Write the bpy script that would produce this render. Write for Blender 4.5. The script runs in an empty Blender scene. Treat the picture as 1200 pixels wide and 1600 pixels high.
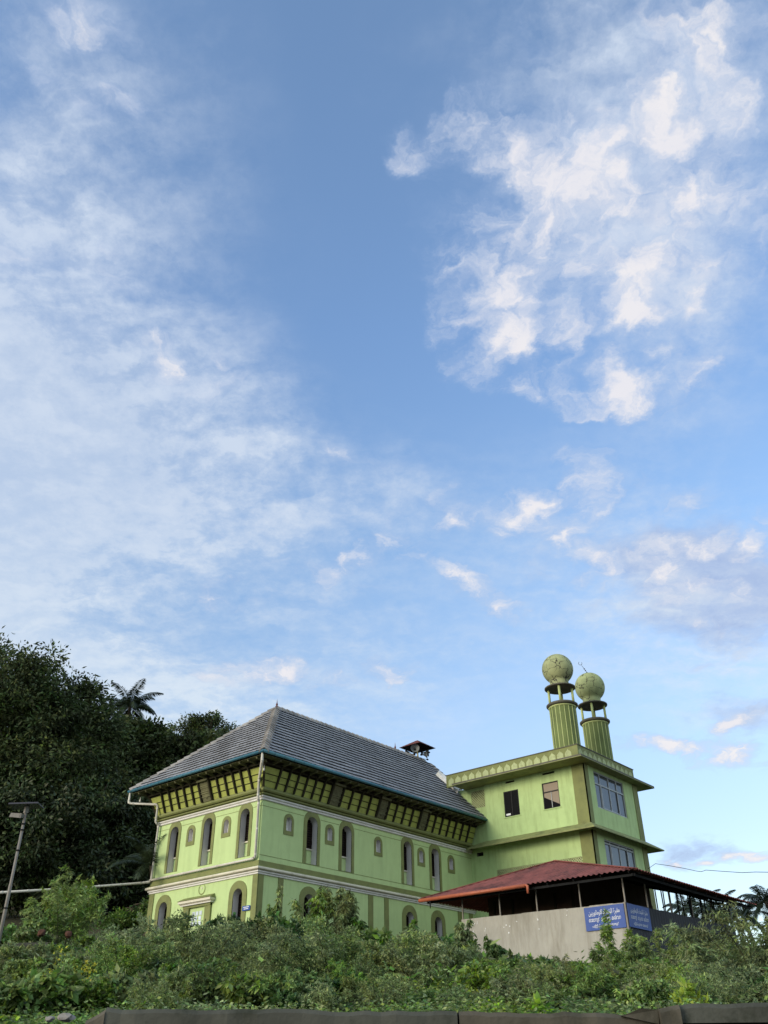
import bpy, bmesh, math, random
import numpy as np
from mathutils import Vector, Matrix
from mathutils.geometry import tessellate_polygon
R = math.radians
SC = bpy.context.scene
COL = SC.collection
# ------------------------------------------------------------------ camera
CAM = np.array([35.717, -31.756, 1.6])
FOC = 1356.15
MR = np.array([[0.7582240873831082, 0.6519400545163418, -0.008390389101941344],
               [-0.35893102932475973, 0.4066342283836429, -0.8401292284492355],
               [-0.5443020755976603, 0.6400177885215914, 0.5423213815405126]])
def ray(px, py):
    d = MR.T @ np.array([px-600.0, py-800.0, FOC]); return d/np.linalg.norm(d)
def at(px, py, d):                       # a point at horizontal distance d from the viewpoint
    r = ray(px, py); h = math.hypot(r[0], r[1]); return CAM + r*(d/h)
FH = np.array([MR[2][0], MR[2][1]]); FH = FH/np.hypot(*FH)
RH = np.array([FH[1], -FH[0]])
cam = bpy.data.objects.new('camera', bpy.data.cameras.new('camera'))
COL.objects.link(cam); SC.camera = cam
m3 = Matrix(((MR[0][0], -MR[1][0], -MR[2][0]), (MR[0][1], -MR[1][1], -MR[2][1]), (MR[0][2], -MR[1][2], -MR[2][2])))
cam.matrix_world = Matrix.Translation(Vector(CAM)) @ m3.to_4x4()
cam.data.sensor_fit = 'VERTICAL'; cam.data.sensor_height = 36.0; cam.data.lens = FOC/1600*36.0
cam.data.clip_start = 0.1; cam.data.clip_end = 4000
SC.view_settings.view_transform = 'Standard'; SC.view_settings.look = 'None'
SC.view_settings.exposure = 1.55; SC.view_settings.gamma = 1.0
# ------------------------------------------------------------------ sun
SUN_EL, SUN_ROT = 15.0, 194.0
sd = bpy.data.lights.new('sun', 'SUN'); sd.energy = 0.98; sd.angle = R(26); sd.color = (1.0, 0.88, 0.68)
so = bpy.data.objects.new('sun', sd); COL.objects.link(so)
sv = Vector((math.sin(R(SUN_ROT))*math.cos(R(SUN_EL)), math.cos(R(SUN_ROT))*math.cos(R(SUN_EL)), math.sin(R(SUN_EL))))
so.rotation_euler = sv.to_track_quat('Z', 'Y').to_euler()
# ------------------------------------------------------------------ sky (Nishita + cloud layer)
def build_sky():
    w = bpy.data.worlds.new("World"); SC.world = w; w.use_nodes = True
    t = w.node_tree; N = t.nodes; L = t.links
    for n in list(N): N.remove(n)
    out = N.new('ShaderNodeOutputWorld'); bg = N.new('ShaderNodeBackground')
    L.new(bg.outputs[0], out.inputs[0]); bg.inputs[1].default_value = 0.1
    sky = N.new('ShaderNodeTexSky'); sky.sky_type = 'NISHITA'; sky.sun_disc = False
    sky.sun_elevation = R(SUN_EL); sky.sun_rotation = R(SUN_ROT)
    sky.air_density = 1.0; sky.dust_density = 0.6; sky.ozone_density = 2.2; sky.altitude = 0
    def math_(op, a, b=None, c=None, clamp=False):
        n = N.new('ShaderNodeMath'); n.operation = op; n.use_clamp = clamp
        for i, v in enumerate((a, b, c)):
            if v is None: continue
            if isinstance(v, (int, float)): n.inputs[i].default_value = v
            else: L.new(v, n.inputs[i])
        return n.outputs[0]
    def vm(op, a, b=None, out=0):
        n = N.new('ShaderNodeVectorMath'); n.operation = op
        for i, v in enumerate((a, b)):
            if v is None: continue
            if isinstance(v, (tuple, list)): n.inputs[i].default_value = v
            else: L.new(v, n.inputs[i])
        return n.outputs[out]
    def mixc(f, a, b, mode='MIX'):
        n = N.new('ShaderNodeMix'); n.data_type = 'RGBA'; n.blend_type = mode
        for s, v in ((n.inputs[0], f), (n.inputs[6], a), (n.inputs[7], b)):
            if isinstance(v, (int, float)): s.default_value = v
            elif isinstance(v, tuple): s.default_value = v
            else: L.new(v, s)
        return n.outputs[2]
    def noise(vec, scale, detail=6, rough=0.55, lac=2.0, dist=0.0):
        n = N.new('ShaderNodeTexNoise'); n.noise_dimensions = '2D'
        n.inputs['Scale'].default_value = scale; n.inputs['Detail'].default_value = detail
        n.inputs['Roughness'].default_value = rough; n.inputs['Lacunarity'].default_value = lac
        n.inputs['Distortion'].default_value = dist
        L.new(vec, n.inputs['Vector']); return n
    def smooth(x, a, b, c=0.0, d=1.0):
        n = N.new('ShaderNodeMapRange'); n.interpolation_type = 'SMOOTHSTEP'
        L.new(x, n.inputs[0])
        for i, v in enumerate((a, b, c, d)): n.inputs[i+1].default_value = v
        return n.outputs[0]
    tc = N.new('ShaderNodeTexCoord'); d = tc.outputs['Generated']
    sep = N.new('ShaderNodeSeparateXYZ'); L.new(d, sep.inputs[0])
    K = 0.22
    den = math_('ADD', math_('MAXIMUM', sep.outputs[2], 0.0), K)
    u = vm('DOT_PRODUCT', d, (RH[0], RH[1], 0), 1); v = vm('DOT_PRODUCT', d, (FH[0], FH[1], 0), 1)
    cx = N.new('ShaderNodeCombineXYZ')
    L.new(math_('DIVIDE', u, den), cx.inputs[0]); L.new(math_('DIVIDE', v, den), cx.inputs[1])
    P = cx.outputs[0]
    def pl(px, py):
        r = ray(px, py); q = max(r[2], 0)+K
        return np.array([(r[0]*RH[0]+r[1]*RH[1])/q, (r[0]*FH[0]+r[1]*FH[1])/q])
    # a wandering of the outlines, so that no bank of cloud has a round edge
    wn = noise(P, 2.6, 5, 0.6)
    wv = vm('SUBTRACT', wn.outputs[1], (0.5, 0.5, 0.5))
    def warped(k): return vm('ADD', P, vm('MULTIPLY', wv, (k, k, 0)))
    wf = noise(P, 11, 5, 0.65); wfv = vm('MULTIPLY', vm('SUBTRACT', wf.outputs[1], (0.5, 0.5, 0.5)), (0.075, 0.075, 0))
    PW = warped(0.26); PW2 = vm('ADD', warped(0.15), wfv)
    def blob(vec, cxp, cyp, ax, ay, bx, by, amp):
        c = pl(cxp, cyp); A = pl(cxp+ax, cyp+ay)-c; B = pl(cxp+bx, cyp+by)-c
        I = np.linalg.inv(np.array([[A[0], B[0]], [A[1], B[1]]]))
        q = vm('SUBTRACT', vec, (c[0], c[1], 0))
        x = vm('DOT_PRODUCT', q, (I[0][0], I[0][1], 0), 1); y = vm('DOT_PRODUCT', q, (I[1][0], I[1][1], 0), 1)
        cc = N.new('ShaderNodeCombineXYZ'); L.new(x, cc.inputs[0]); L.new(y, cc.inputs[1])
        return smooth(vm('LENGTH', cc.outputs[0], None, 1), 1.0, 0.0, 0.0, amp)
    def total(vec, lst):
        s = None
        for b in lst:
            o = blob(vec, *b); s = o if s is None else math_('ADD', s, o)
        return s
    # 1. thin veil
    veil = total(PW, [(-80, 660, 520, 60, -60, 440, 1.0), (170, 730, 480, 190, -60, 260, 0.50), (-60, 960, 430, 60, 0, 230, 0.75),
                      (360, 800, 380, 90, -60, 200, 0.46), (120, 1060, 560, 120, -20, 130, 0.75), (20, 300, 150, 190, -120, 90, 0.35),
                      (60, 40, 200, 60, -60, 160, 0.42), (560, 760, 180, 120, -50, 80, 0.30), (560, 1010, 260, 110, -20, 120, 0.20),
                      (1010, 340, 430, -60, 60, 420, 0.80), (900, 60, 330, -20, 20, 150, 0.30), (880, 900, 420, 20, 20, 220, 0.30),
                      (1100, 1000, 300, 60, 0, 220, 0.50), (600, 1080, 900, 0, 0, 140, 0.08), (150, 1180, 700, 0, 0, 200, 0.35)])
    st = N.new('ShaderNodeMapping'); st.inputs['Rotation'].default_value = (0, 0, R(28)); st.inputs['Scale'].default_value = (1.0, 2.6, 1)
    L.new(PW2, st.inputs[0])
    s1 = noise(st.outputs[0], 4.2, 8, 0.6)
    s2 = noise(P, 26, 5, 0.62)                                   # mackerel ripples
    tex = math_('ADD', math_('MULTIPLY', math_('SUBTRACT', s1.outputs[0], 0.5), 2.3), math_('MULTIPLY', math_('SUBTRACT', s2.outputs[0], 0.5), 1.25))
    dv = math_('MULTIPLY', veil, math_('ADD', 0.86, math_('MULTIPLY', tex, smooth(veil, 0.0, 1.4, 1.4, 0.45))))
    dv = math_('MINIMUM', math_('MAXIMUM', dv, 0.0), 0.90)
    # 2. broken patches
    pat = total(PW2, [(790, 275, 130, -100, 90, 130, 1.5), (770, 430, 140, 10, -10, 190, 0.85), (930, 370, 370, 0, 0, 320, 1.15), (940, 230, 300, -160, 90, 140, 0.45),
                      (1090, 150, 150, -110, 40, 70, 0.7), (1130, 30, 200, 40, -40, 100, 0.9), (960, 500, 240, -40, 20, 120, 0.6), (1010, 430, 240, -140, 60, 90, 0.55),
                      (645, 235, 70, 50, -20, 45, 0.5), (700, 140, 90, 120, -40, 40, 0.5), (1150, 330, 170, 60, -30, 190, 0.45), (820, 110, 200, -10, 10, 90, 0.45), (740, 545, 110, 40, 0, 80, 0.75), (800, 480, 160, 0, 0, 130, 0.55), (1000, 330, 200, 60, -40, 160, 0.4),
                      (855, 605, 90, 20, -10, 50, 2.0), (945, 605, 55, -10, 6, 62, 2.3), (1000, 612, 60, 0, 0, 55, 1.4), (1075, 605, 80, -20, 8, 44, 1.9), (1020, 570, 200, -10, 0, 70, 0.35),
                      (900, 768, 120, -20, 6, 42, 2.0), (770, 805, 210, -30, 10, 60, 1.4), (890, 720, 70, 10, -5, 34, 0.6), (735, 935, 90, 50, -14, 24, 1.35), (870, 840, 130, 10, 0, 60, 0.45),
                      (1060, 860, 220, -20, 10, 50, 1.5), (1180, 830, 90, -30, 10, 50, 1.5), (1070, 785, 60, 0, 0, 38, 0.7), (960, 880, 220, 10, 0, 36, 0.7), (1050, 930, 240, 0, 0, 70, 0.75), (1120, 1010, 160, 0, 0, 60, 0.6), (860, 880, 160, 0, 0, 70, 0.5),
                      (605, 1045, 50, 20, -8, 26, 1.5), (430, 1062, 190, 22, -4, 36, 1.9), (600, 875, 90, -20, 8, 40, 1.3), (370, 930, 140, 10, 0, 50, 0.5), (480, 905, 170, 20, 0, 40, 0.6),
                      (1130, 1175, 160, 20, 0, 34, 1.35), (1140, 1135, 80, -40, 10, 24, 1.8), (1020, 1158, 110, 4, 0, 20, 1.6), (1160, 1335, 80, 6, 0, 16, 1.8), (1090, 1350, 80, -4, 0, 16, 1.8),
                      (1040, 1345, 70, 0, 0, 18, 0.9), (100, 170, 80, 70, -20, 34, 0.55), (140, 20, 120, 20, -10, 70, 0.7), (170, 180, 90, 80, -20, 40, 0.6), (570, 720, 130, 60, -12, 34, 0.30),
                      (10, 80, 60, 60, -20, 30, 0.5), (120, 400, 240, 60, -30, 90, 0.5), (260, 580, 220, 90, -30, 70, 0.5), (640, 650, 0.1, 30, 30, 0.1, 0.0)])
    b1 = noise(PW2, 8.0, 8, 0.60, 2.0, 0.5); b2 = noise(P, 4.6, 4, 0.5); b4 = noise(PW2, 22, 6, 0.62, 2.0, 0.4)
    vo = N.new('ShaderNodeTexVoronoi'); vo.voronoi_dimensions = '2D'; vo.feature = 'SMOOTH_F1'; vo.inputs['Scale'].default_value = 15; vo.inputs['Smoothness'].default_value = 0.6
    L.new(PW2, vo.inputs['Vector'])
    bt = math_('ADD', math_('MULTIPLY', math_('SUBTRACT', b1.outputs[0], 0.5), 2.6), math_('MULTIPLY', math_('SUBTRACT', b2.outputs[0], 0.5), 1.5))
    bt = math_('ADD', bt, math_('MULTIPLY', math_('SUBTRACT', b4.outputs[0], 0.5), 1.9))
    bt = math_('ADD', bt, math_('MULTIPLY', math_('SUBTRACT', 0.40, vo.outputs['Distance']), 1.7))
    f = math_('ADD', math_('MULTIPLY', pat, 0.84), math_('MULTIPLY', bt, smooth(pat, 0.0, 0.35, 0.0, 1.0)))
    dp = math_('MULTIPLY', smooth(f, -0.05, 2.1), 0.96)
    # 3. lilac shaded banks low on the right
    gr = total(PW, [(1080, 900, 200, 0, 0, 120, 0.5), (1130, 940, 280, 40, 0, 110, 0.95), (980, 870, 200, 0, 0, 60, 0.4), (1160, 1120, 180, 20, 0, 60, 0.55), (1080, 1330, 140, 0, 0, 50, 0.6), (1020, 330, 220, 0, 0, 160, 0.25), (640, 1040, 200, 60, 0, 60, 0.12)])
    b3 = noise(PW2, 9.0, 8, 0.6)
    dg = math_('MULTIPLY', smooth(math_('ADD', gr, math_('MULTIPLY', math_('SUBTRACT', b3.outputs[0], 0.5), smooth(gr, 0, .3, 0, 1.3))), 0.1, 1.0), 0.8)
    # colours
    rp = N.new('ShaderNodeValToRGB'); L.new(sep.outputs[2], rp.inputs[0]); e = rp.color_ramp.elements
    e[0].position = 0.05; e[0].color = (0.62, 0.56, 0.50, 1); e[1].position = 0.95; e[1].color = (0.98, 0.96, 0.94, 1)
    for p_, c_ in ((0.2, (0.76, 0.65, 0.62, 1)), (0.33, (0.90, 0.785, 0.735, 1)), (0.5, (0.90, 0.87, 0.85, 1)), (0.7, (0.90, 0.91, 0.94, 1))):
        q_ = e.new(p_); q_.color = c_
    base = vm('MULTIPLY', mixc(1.0, sky.outputs[0], rp.outputs[0], 'MULTIPLY'), (1.25, 1.25, 1.25))
    E = 1/(0.1*2**1.55)
    def col(r, g, b): return (r*E, g*E, b*E, 1)
    c = mixc(dg, base, col(0.37, 0.45, 0.68))
    low = smooth(sep.outputs[2], 0.55, 0.2)
    vc = mixc(low, col(0.65, 0.74, 0.88), col(0.77, 0.87, 0.95))
    vc = mixc(smooth(tex, -0.5, 0.6), mixc(0.35, vc, base), vc)
    c = mixc(dv, c, vc)
    warm = smooth(b2.outputs[0], 0.3, 0.7)
    br = math_('ADD', f, math_('MULTIPLY', math_('SUBTRACT', b4.outputs[0], 0.5), 1.0))
    pc = mixc(smooth(br, 0.2, 1.25), col(0.42, 0.54, 0.78), col(0.62, 0.69, 0.84))
    pc = mixc(smooth(br, 0.95, 2.2), pc, mixc(warm, col(0.84, 0.83, 0.88), col(0.91, 0.88, 0.89)))
    c = mixc(dp, c, pc)
    # added bright cloud, unseen behind the viewpoint, made up to fill the shaded walls
    bk = vm('DOT_PRODUCT', d, (0.78, -0.62, 0.0), 1)
    bn = noise(P, 1.6, 6, 0.6)
    bm = math_('MULTIPLY', smooth(bk, -0.25, 0.35), smooth(bn.outputs[0], 0.25, 0.6, 0.75, 1.0))
    c = mixc(bm, c, col(0.84, 0.98, 1.06))
    L.new(c, bg.inputs[0])
    w.cycles.sampling_method = 'MANUAL'; w.cycles.sample_map_resolution = 512
build_sky()
# ------------------------------------------------------------------ materials
def _new(name):
    m = bpy.data.materials.new(name); m.use_nodes = True
    t = m.node_tree; b = t.nodes['Principled BSDF']; return m, t, t.nodes, t.links, b
def paint(name, c, rough=0.7, var=0.12, stain=None, amt=0.35, sscale=1.2, streak=False, bump=0.15, bscale=60, metal=0.0, spec=0.3, tint=None):
    """painted or weathered surface: broad colour variation, optional stains with a shape of their own, fine bump"""
    m, t, N, L, b = _new(name)
    tc = N.new('ShaderNodeTexCoord')
    n1 = N.new('ShaderNodeTexNoise'); n1.inputs['Scale'].default_value = 1.3; n1.inputs['Detail'].default_value = 8; n1.inputs['Roughness'].default_value = 0.62
    L.new(tc.outputs['Object'], n1.inputs['Vector'])
    r = N.new('ShaderNodeMapRange'); L.new(n1.outputs[0], r.inputs[0]); r.inputs[1].default_value = 0.3; r.inputs[2].default_value = 0.7
    r.inputs[3].default_value = 1-var; r.inputs[4].default_value = 1+var
    v = N.new('ShaderNodeVectorMath'); v.operation = 'SCALE'; v.inputs[0].default_value = c[:3]; L.new(r.outputs[0], v.inputs['Scale'])
    colr = v.outputs[0]
    if stain:
        mp = N.new('ShaderNodeMapping'); L.new(tc.outputs['Object'], mp.inputs[0])
        mp.inputs['Scale'].default_value = (2.2, 2.2, 0.35) if streak else (1, 1, 1)
        n2 = N.new('ShaderNodeTexNoise'); n2.inputs['Scale'].default_value = sscale; n2.inputs['Detail'].default_value = 9; n2.inputs['Roughness'].default_value = 0.68
        L.new(mp.outputs[0], n2.inputs['Vector'])
        r2 = N.new('ShaderNodeMapRange'); L.new(n2.outputs[0], r2.inputs[0]); r2.inputs[1].default_value = 0.48; r2.inputs[2].default_value = 0.72
        r2.inputs[3].default_value = 0; r2.inputs[4].default_value = amt
        mx = N.new('ShaderNodeMix'); mx.data_type = 'RGBA'; L.new(r2.outputs[0], mx.inputs[0]); L.new(colr, mx.inputs[6]); mx.inputs[7].default_value = (*stain, 1)
        colr = mx.outputs[2]
    L.new(colr, b.inputs['Base Color'])
    b.inputs['Roughness'].default_value = rough; b.inputs['Metallic'].default_value = metal; b.inputs['Specular IOR Level'].default_value = spec
    if bump:
        n3 = N.new('ShaderNodeTexNoise'); n3.inputs['Scale'].default_value = bscale; n3.inputs['Detail'].default_value = 4; L.new(tc.outputs['Object'], n3.inputs['Vector'])
        bp = N.new('ShaderNodeBump'); bp.inputs['Strength'].default_value = bump; bp.inputs['Distance'].default_value = 0.01
        L.new(n3.outputs[0], bp.inputs['Height']); L.new(bp.outputs[0], b.inputs['Normal'])
    return m
def island_mat(name, c, hv=0.03, vv=0.35, rough=0.6, trans=0.0, spec=0.3, sat=0.0, stain=None, clump=None):
    """each loose piece (leaf, tile) gets its own shade"""
    m, t, N, L, b = _new(name)
    g = N.new('ShaderNodeNewGeometry'); h = N.new('ShaderNodeHueSaturation'); h.inputs['Color'].default_value = (*c, 1)
    w = N.new('ShaderNodeTexWhiteNoise'); w.noise_dimensions = '1D'; L.new(g.outputs['Random Per Island'], w.inputs[1])
    s = N.new('ShaderNodeSeparateColor'); L.new(w.outputs[1], s.inputs[0])
    def mr(src, lo, hi):
        r = N.new('ShaderNodeMapRange'); L.new(src, r.inputs[0]); r.inputs[3].default_value = lo; r.inputs[4].default_value = hi; return r.outputs[0]
    L.new(mr(s.outputs[0], 0.5-hv, 0.5+hv), h.inputs['Hue']); L.new(mr(s.outputs[1], 1-vv, 1+vv), h.inputs['Value'])
    L.new(mr(s.outputs[2], 1-sat, 1+sat), h.inputs['Saturation'])
    colr = h.outputs[0]
    if clump:                                  # plants of one kind differ from clump to clump
        oi = N.new('ShaderNodeObjectInfo'); tc = N.new('ShaderNodeTexCoord'); ad = N.new('ShaderNodeVectorMath'); ad.operation = 'ADD'
        L.new(tc.outputs['Object'], ad.inputs[0]); L.new(oi.outputs['Location'], ad.inputs[1])
        cn = N.new('ShaderNodeTexNoise'); cn.inputs['Scale'].default_value = clump; cn.inputs['Detail'].default_value = 3; L.new(ad.outputs[0], cn.inputs['Vector'])
        cs_ = N.new('ShaderNodeSeparateColor'); L.new(cn.outputs[1], cs_.inputs[0])
        def mq(src, lo, hi):
            r = N.new('ShaderNodeMapRange'); L.new(src, r.inputs[0]); r.inputs[1].default_value = .32; r.inputs[2].default_value = .68; r.inputs[3].default_value = lo; r.inputs[4].default_value = hi; return r.outputs[0]
        h2 = N.new('ShaderNodeHueSaturation'); L.new(colr, h2.inputs['Color']); L.new(mq(cs_.outputs[0], .475, .52), h2.inputs['Hue']); L.new(mq(cs_.outputs[1], .55, 1.5), h2.inputs['Value']); L.new(mq(cs_.outputs[2], .8, 1.15), h2.inputs['Saturation'])
        colr = h2.outputs[0]
    if stain:
        tc = N.new('ShaderNodeTexCoord'); n2 = N.new('ShaderNodeTexNoise'); n2.inputs['Scale'].default_value = 0.9; n2.inputs['Detail'].default_value = 8
        n2.inputs['Roughness'].default_value = 0.7; L.new(tc.outputs['Object'], n2.inputs['Vector'])
        r2 = N.new('ShaderNodeMapRange'); L.new(n2.outputs[0], r2.inputs[0]); r2.inputs[1].default_value = 0.45; r2.inputs[2].default_value = 0.75; r2.inputs[4].default_value = 0.6
        mx = N.new('ShaderNodeMix'); mx.data_type = 'RGBA'; L.new(r2.outputs[0], mx.inputs[0]); L.new(colr, mx.inputs[6]); mx.inputs[7].default_value = (*stain, 1); colr = mx.outputs[2]
    L.new(colr, b.inputs['Base Color']); b.inputs['Roughness'].default_value = rough; b.inputs['Specular IOR Level'].default_value = spec
    if trans:
        tr = N.new('ShaderNodeBsdfTranslucent'); L.new(colr, tr.inputs[0]); mx = N.new('ShaderNodeMixShader'); mx.inputs[0].default_value = trans
        L.new(b.outputs[0], mx.inputs[1]); L.new(tr.outputs[0], mx.inputs[2]); L.new(mx.outputs[0], N['Material Output'].inputs[0])
    return m
def cracked(name, c, seed):
    m, t, N, L, b = _new(name)
    tc = N.new('ShaderNodeTexCoord'); mp = N.new('ShaderNodeMapping'); mp.inputs['Location'].default_value = (seed, seed*2, 0); L.new(tc.outputs['Object'], mp.inputs[0])
    wn = N.new('ShaderNodeTexNoise'); wn.inputs['Scale'].default_value = 3; L.new(mp.outputs[0], wn.inputs['Vector'])
    ad = N.new('ShaderNodeVectorMath'); ad.operation = 'MULTIPLY_ADD'; L.new(wn.outputs[1], ad.inputs[0]); ad.inputs[1].default_value = (.45, .45, .45); L.new(mp.outputs[0], ad.inputs[2])
    vo = N.new('ShaderNodeTexVoronoi'); vo.feature = 'DISTANCE_TO_EDGE'; vo.inputs['Scale'].default_value = 1.5; L.new(ad.outputs[0], vo.inputs['Vector'])
    n = N.new('ShaderNodeTexNoise'); n.inputs['Scale'].default_value = 1.6; n.inputs['Detail'].default_value = 8; n.inputs['Roughness'].default_value = 0.7; L.new(mp.outputs[0], n.inputs['Vector'])
    wd = N.new('ShaderNodeMapRange'); L.new(n.outputs[0], wd.inputs[0]); wd.inputs[1].default_value = 0.38; wd.inputs[2].default_value = 0.75; wd.inputs[3].default_value = 0.0; wd.inputs[4].default_value = 0.055
    ls = N.new('ShaderNodeMath'); ls.operation = 'LESS_THAN'; L.new(vo.outputs['Distance'], ls.inputs[0]); L.new(wd.outputs[0], ls.inputs[1])
    r = N.new('ShaderNodeMapRange'); L.new(n.outputs[0], r.inputs[0]); r.inputs[1].default_value = 0.42; r.inputs[2].default_value = 0.72; r.inputs[4].default_value = 0.5
    m1 = N.new('ShaderNodeMix'); m1.data_type = 'RGBA'; L.new(r.outputs[0], m1.inputs[0]); m1.inputs[6].default_value = (*c, 1); m1.inputs[7].default_value = (0.09, 0.095, 0.05, 1)
    m2 = N.new('ShaderNodeMix'); m2.data_type = 'RGBA'; L.new(ls.outputs[0], m2.inputs[0]); L.new(m1.outputs[2], m2.inputs[6]); m2.inputs[7].default_value = (0.035, 0.032, 0.02, 1)
    L.new(m2.outputs[2], b.inputs['Base Color']); b.inputs['Roughness'].default_value = 0.8
    return m
M = {}
M['green'] = paint('green wall paint', (0.455, 0.585, 0.268), var=0.05, stain=(0.25, 0.33, 0.15), amt=0.32, sscale=1.0, streak=True)
M['green2'] = paint('green wall paint of the annex', (0.42, 0.56, 0.25), var=0.07, stain=(0.19, 0.26, 0.09), amt=0.5, sscale=1.1, streak=True)
M['olive'] = paint('olive trim paint', (0.19, 0.21, 0.075), var=0.12, stain=(0.09, 0.10, 0.05), amt=0.5, sscale=1.6)
M['olive2'] = paint('olive weathered concrete', (0.23, 0.25, 0.10), var=0.15, stain=(0.06, 0.065, 0.04), amt=0.7, sscale=1.5)
M['panel'] = paint('eave panel paint', (0.34, 0.38, 0.09), var=0.1, stain=(0.12, 0.13, 0.05), amt=0.6, sscale=2.2)
M['white'] = paint('white lime wash', (0.66, 0.65, 0.62), var=0.05, stain=(0.40, 0.39, 0.33), amt=0.5, sscale=1.5)
M['cream'] = paint('cream moulding', (0.62, 0.59, 0.48), var=0.06, stain=(0.30, 0.28, 0.2), amt=0.5, sscale=2)
M['reveal'] = paint('pale reveal plaster', (0.58, 0.56, 0.55), var=0.05, bump=0.1)
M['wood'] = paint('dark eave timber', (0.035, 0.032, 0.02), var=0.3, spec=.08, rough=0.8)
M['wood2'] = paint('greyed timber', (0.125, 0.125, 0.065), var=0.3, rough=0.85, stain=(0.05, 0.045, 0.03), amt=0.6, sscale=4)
M['shutter'] = paint('dark brown shutter', (0.022, 0.015, 0.012), var=0.3, spec=.08, rough=0.6)
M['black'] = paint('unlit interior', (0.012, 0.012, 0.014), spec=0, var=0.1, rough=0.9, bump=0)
M['tile'] = island_mat('grey clay tile', (0.27, 0.275, 0.295), hv=0.01, vv=0.15, rough=0.62, stain=(0.15, 0.155, 0.165))
M['cap'] = island_mat('ridge cap tile', (0.31, 0.29, 0.27), hv=0.01, vv=0.25, rough=0.75, stain=(0.08, 0.075, 0.07))
M['teal'] = paint('blue gutter plastic', (0.05, 0.155, 0.22), rough=0.4, var=0.12, stain=(0.10, 0.15, 0.15), amt=0.4, sscale=2.5, bump=0)
M['pipe'] = paint('pale drain pipe plastic', (0.60, 0.58, 0.52), rough=0.45, var=0.06, stain=(0.35, 0.33, 0.26), amt=0.5, sscale=2, bump=0)
M['maroon'] = paint('maroon terracotta', (0.12, 0.036, 0.03), rough=0.7, var=0.2)
M['conc'] = paint('weathered slab edge', (0.11, 0.105, 0.08), var=0.25, stain=(0.03, 0.03, 0.025), amt=0.85, sscale=2.6)
M['arch'] = paint('light arch panel', (0.38, 0.43, 0.22), var=0.14, stain=(0.20, 0.20, 0.09), amt=0.75, sscale=3.2)
M['rib'] = paint('pale green rib', (0.42, 0.48, 0.20), var=0.1, stain=(0.15, 0.16, 0.08), amt=0.4)
M['shaft'] = paint('minaret green', (0.13, 0.17, 0.055), var=0.15, stain=(0.07, 0.085, 0.035), amt=0.55, sscale=1.5, streak=True)
M['ball'] = cracked('cracked dome plaster', (0.33, 0.36, 0.18), 3.1)
M['ball2'] = cracked('stained dome plaster', (0.33, 0.38, 0.18), 9.7)
M['alu'] = paint('grey window frame', (0.34, 0.36, 0.37), rough=0.4, var=0.05, bump=0)
M['darkframe'] = paint('dark window frame', (0.02, 0.021, 0.024), spec=.1, rough=0.4, var=0.1, bump=0)
M['steel'] = paint('painted steel post', (0.20, 0.185, 0.165), rough=0.5, var=0.2, stain=(0.12, 0.07, 0.04), amt=0.5, sscale=4, bump=0)
M['darksteel'] = paint('dark steel section', (0.018, 0.019, 0.021), spec=.05, rough=0.8, var=0.2, bump=0)
M['red'] = paint('red roof sheet', (0.25, 0.085, 0.072), rough=0.7, spec=.15, var=0.25, stain=(0.045, 0.03, 0.03), amt=0.9, sscale=0.7, bump=0.05)
M['orange'] = paint('orange red gutter', (0.37, 0.105, 0.055), rough=0.45, var=0.12, stain=(0.25, 0.08, 0.05), amt=0.5, sscale=2, bump=0)
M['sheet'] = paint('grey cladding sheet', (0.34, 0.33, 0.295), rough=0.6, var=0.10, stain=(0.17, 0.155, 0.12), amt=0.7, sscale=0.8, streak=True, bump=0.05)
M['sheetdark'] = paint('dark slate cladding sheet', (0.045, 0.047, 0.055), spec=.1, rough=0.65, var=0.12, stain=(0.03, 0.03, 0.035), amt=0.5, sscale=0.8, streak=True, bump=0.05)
M['brown'] = paint('dark brown interior board', (0.075, 0.052, 0.038), spec=.05, rough=0.9, var=0.2)
M['brick'] = paint('laterite brick', (0.085, 0.036, 0.024), rough=0.9, var=0.3, stain=(0.04, 0.03, 0.02), amt=0.6, sscale=3)
M['signblue'] = paint('blue sign board', (0.022, 0.07, 0.29), rough=0.5, var=0.08, stain=(0.08, 0.12, 0.32), amt=0.35, sscale=1.6, bump=0)
M['lettering'] = paint('white sign lettering', (0.75, 0.77, 0.80), rough=0.6, var=0.04, bump=0)
M['horn'] = paint('grey horn metal', (0.16, 0.17, 0.17), rough=0.5, var=0.1, bump=0)
M['brass'] = paint('yellowed turned post', (0.45, 0.42, 0.24), rough=0.5, var=0.1, bump=0)
M['stone'] = paint('mossy old concrete', (0.068, 0.070, 0.060), spec=.1, rough=0.95, var=0.35, stain=(0.012, 0.016, 0.008), amt=.9, sscale=2.4, bump=0.6, bscale=25)
M['stone2'] = paint('brown coping concrete', (0.088, 0.080, 0.064), rough=0.95, var=0.3, stain=(0.022, 0.024, 0.014), spec=.1, amt=.9, sscale=2.0, bump=0.6, bscale=25)
M['palestone'] = paint('pale rubble', (0.22, 0.21, 0.2), rough=0.9, var=0.2)
M['solar'] = paint('solar panel', (0.05, 0.05, 0.07), rough=0.25, var=0.1, bump=0)
M['cable'] = paint('black cable', (0.02, 0.02, 0.022), rough=0.6, bump=0)
M['bark'] = paint('bark', (0.075, 0.06, 0.042), rough=0.95, var=0.3, stain=(0.03, 0.028, 0.02), amt=0.6, sscale=4, bump=0.8, bscale=12)
M['paper'] = paint('posted papers', (0.55, 0.62, 0.70), rough=0.8, var=0.25, bump=0)
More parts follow.
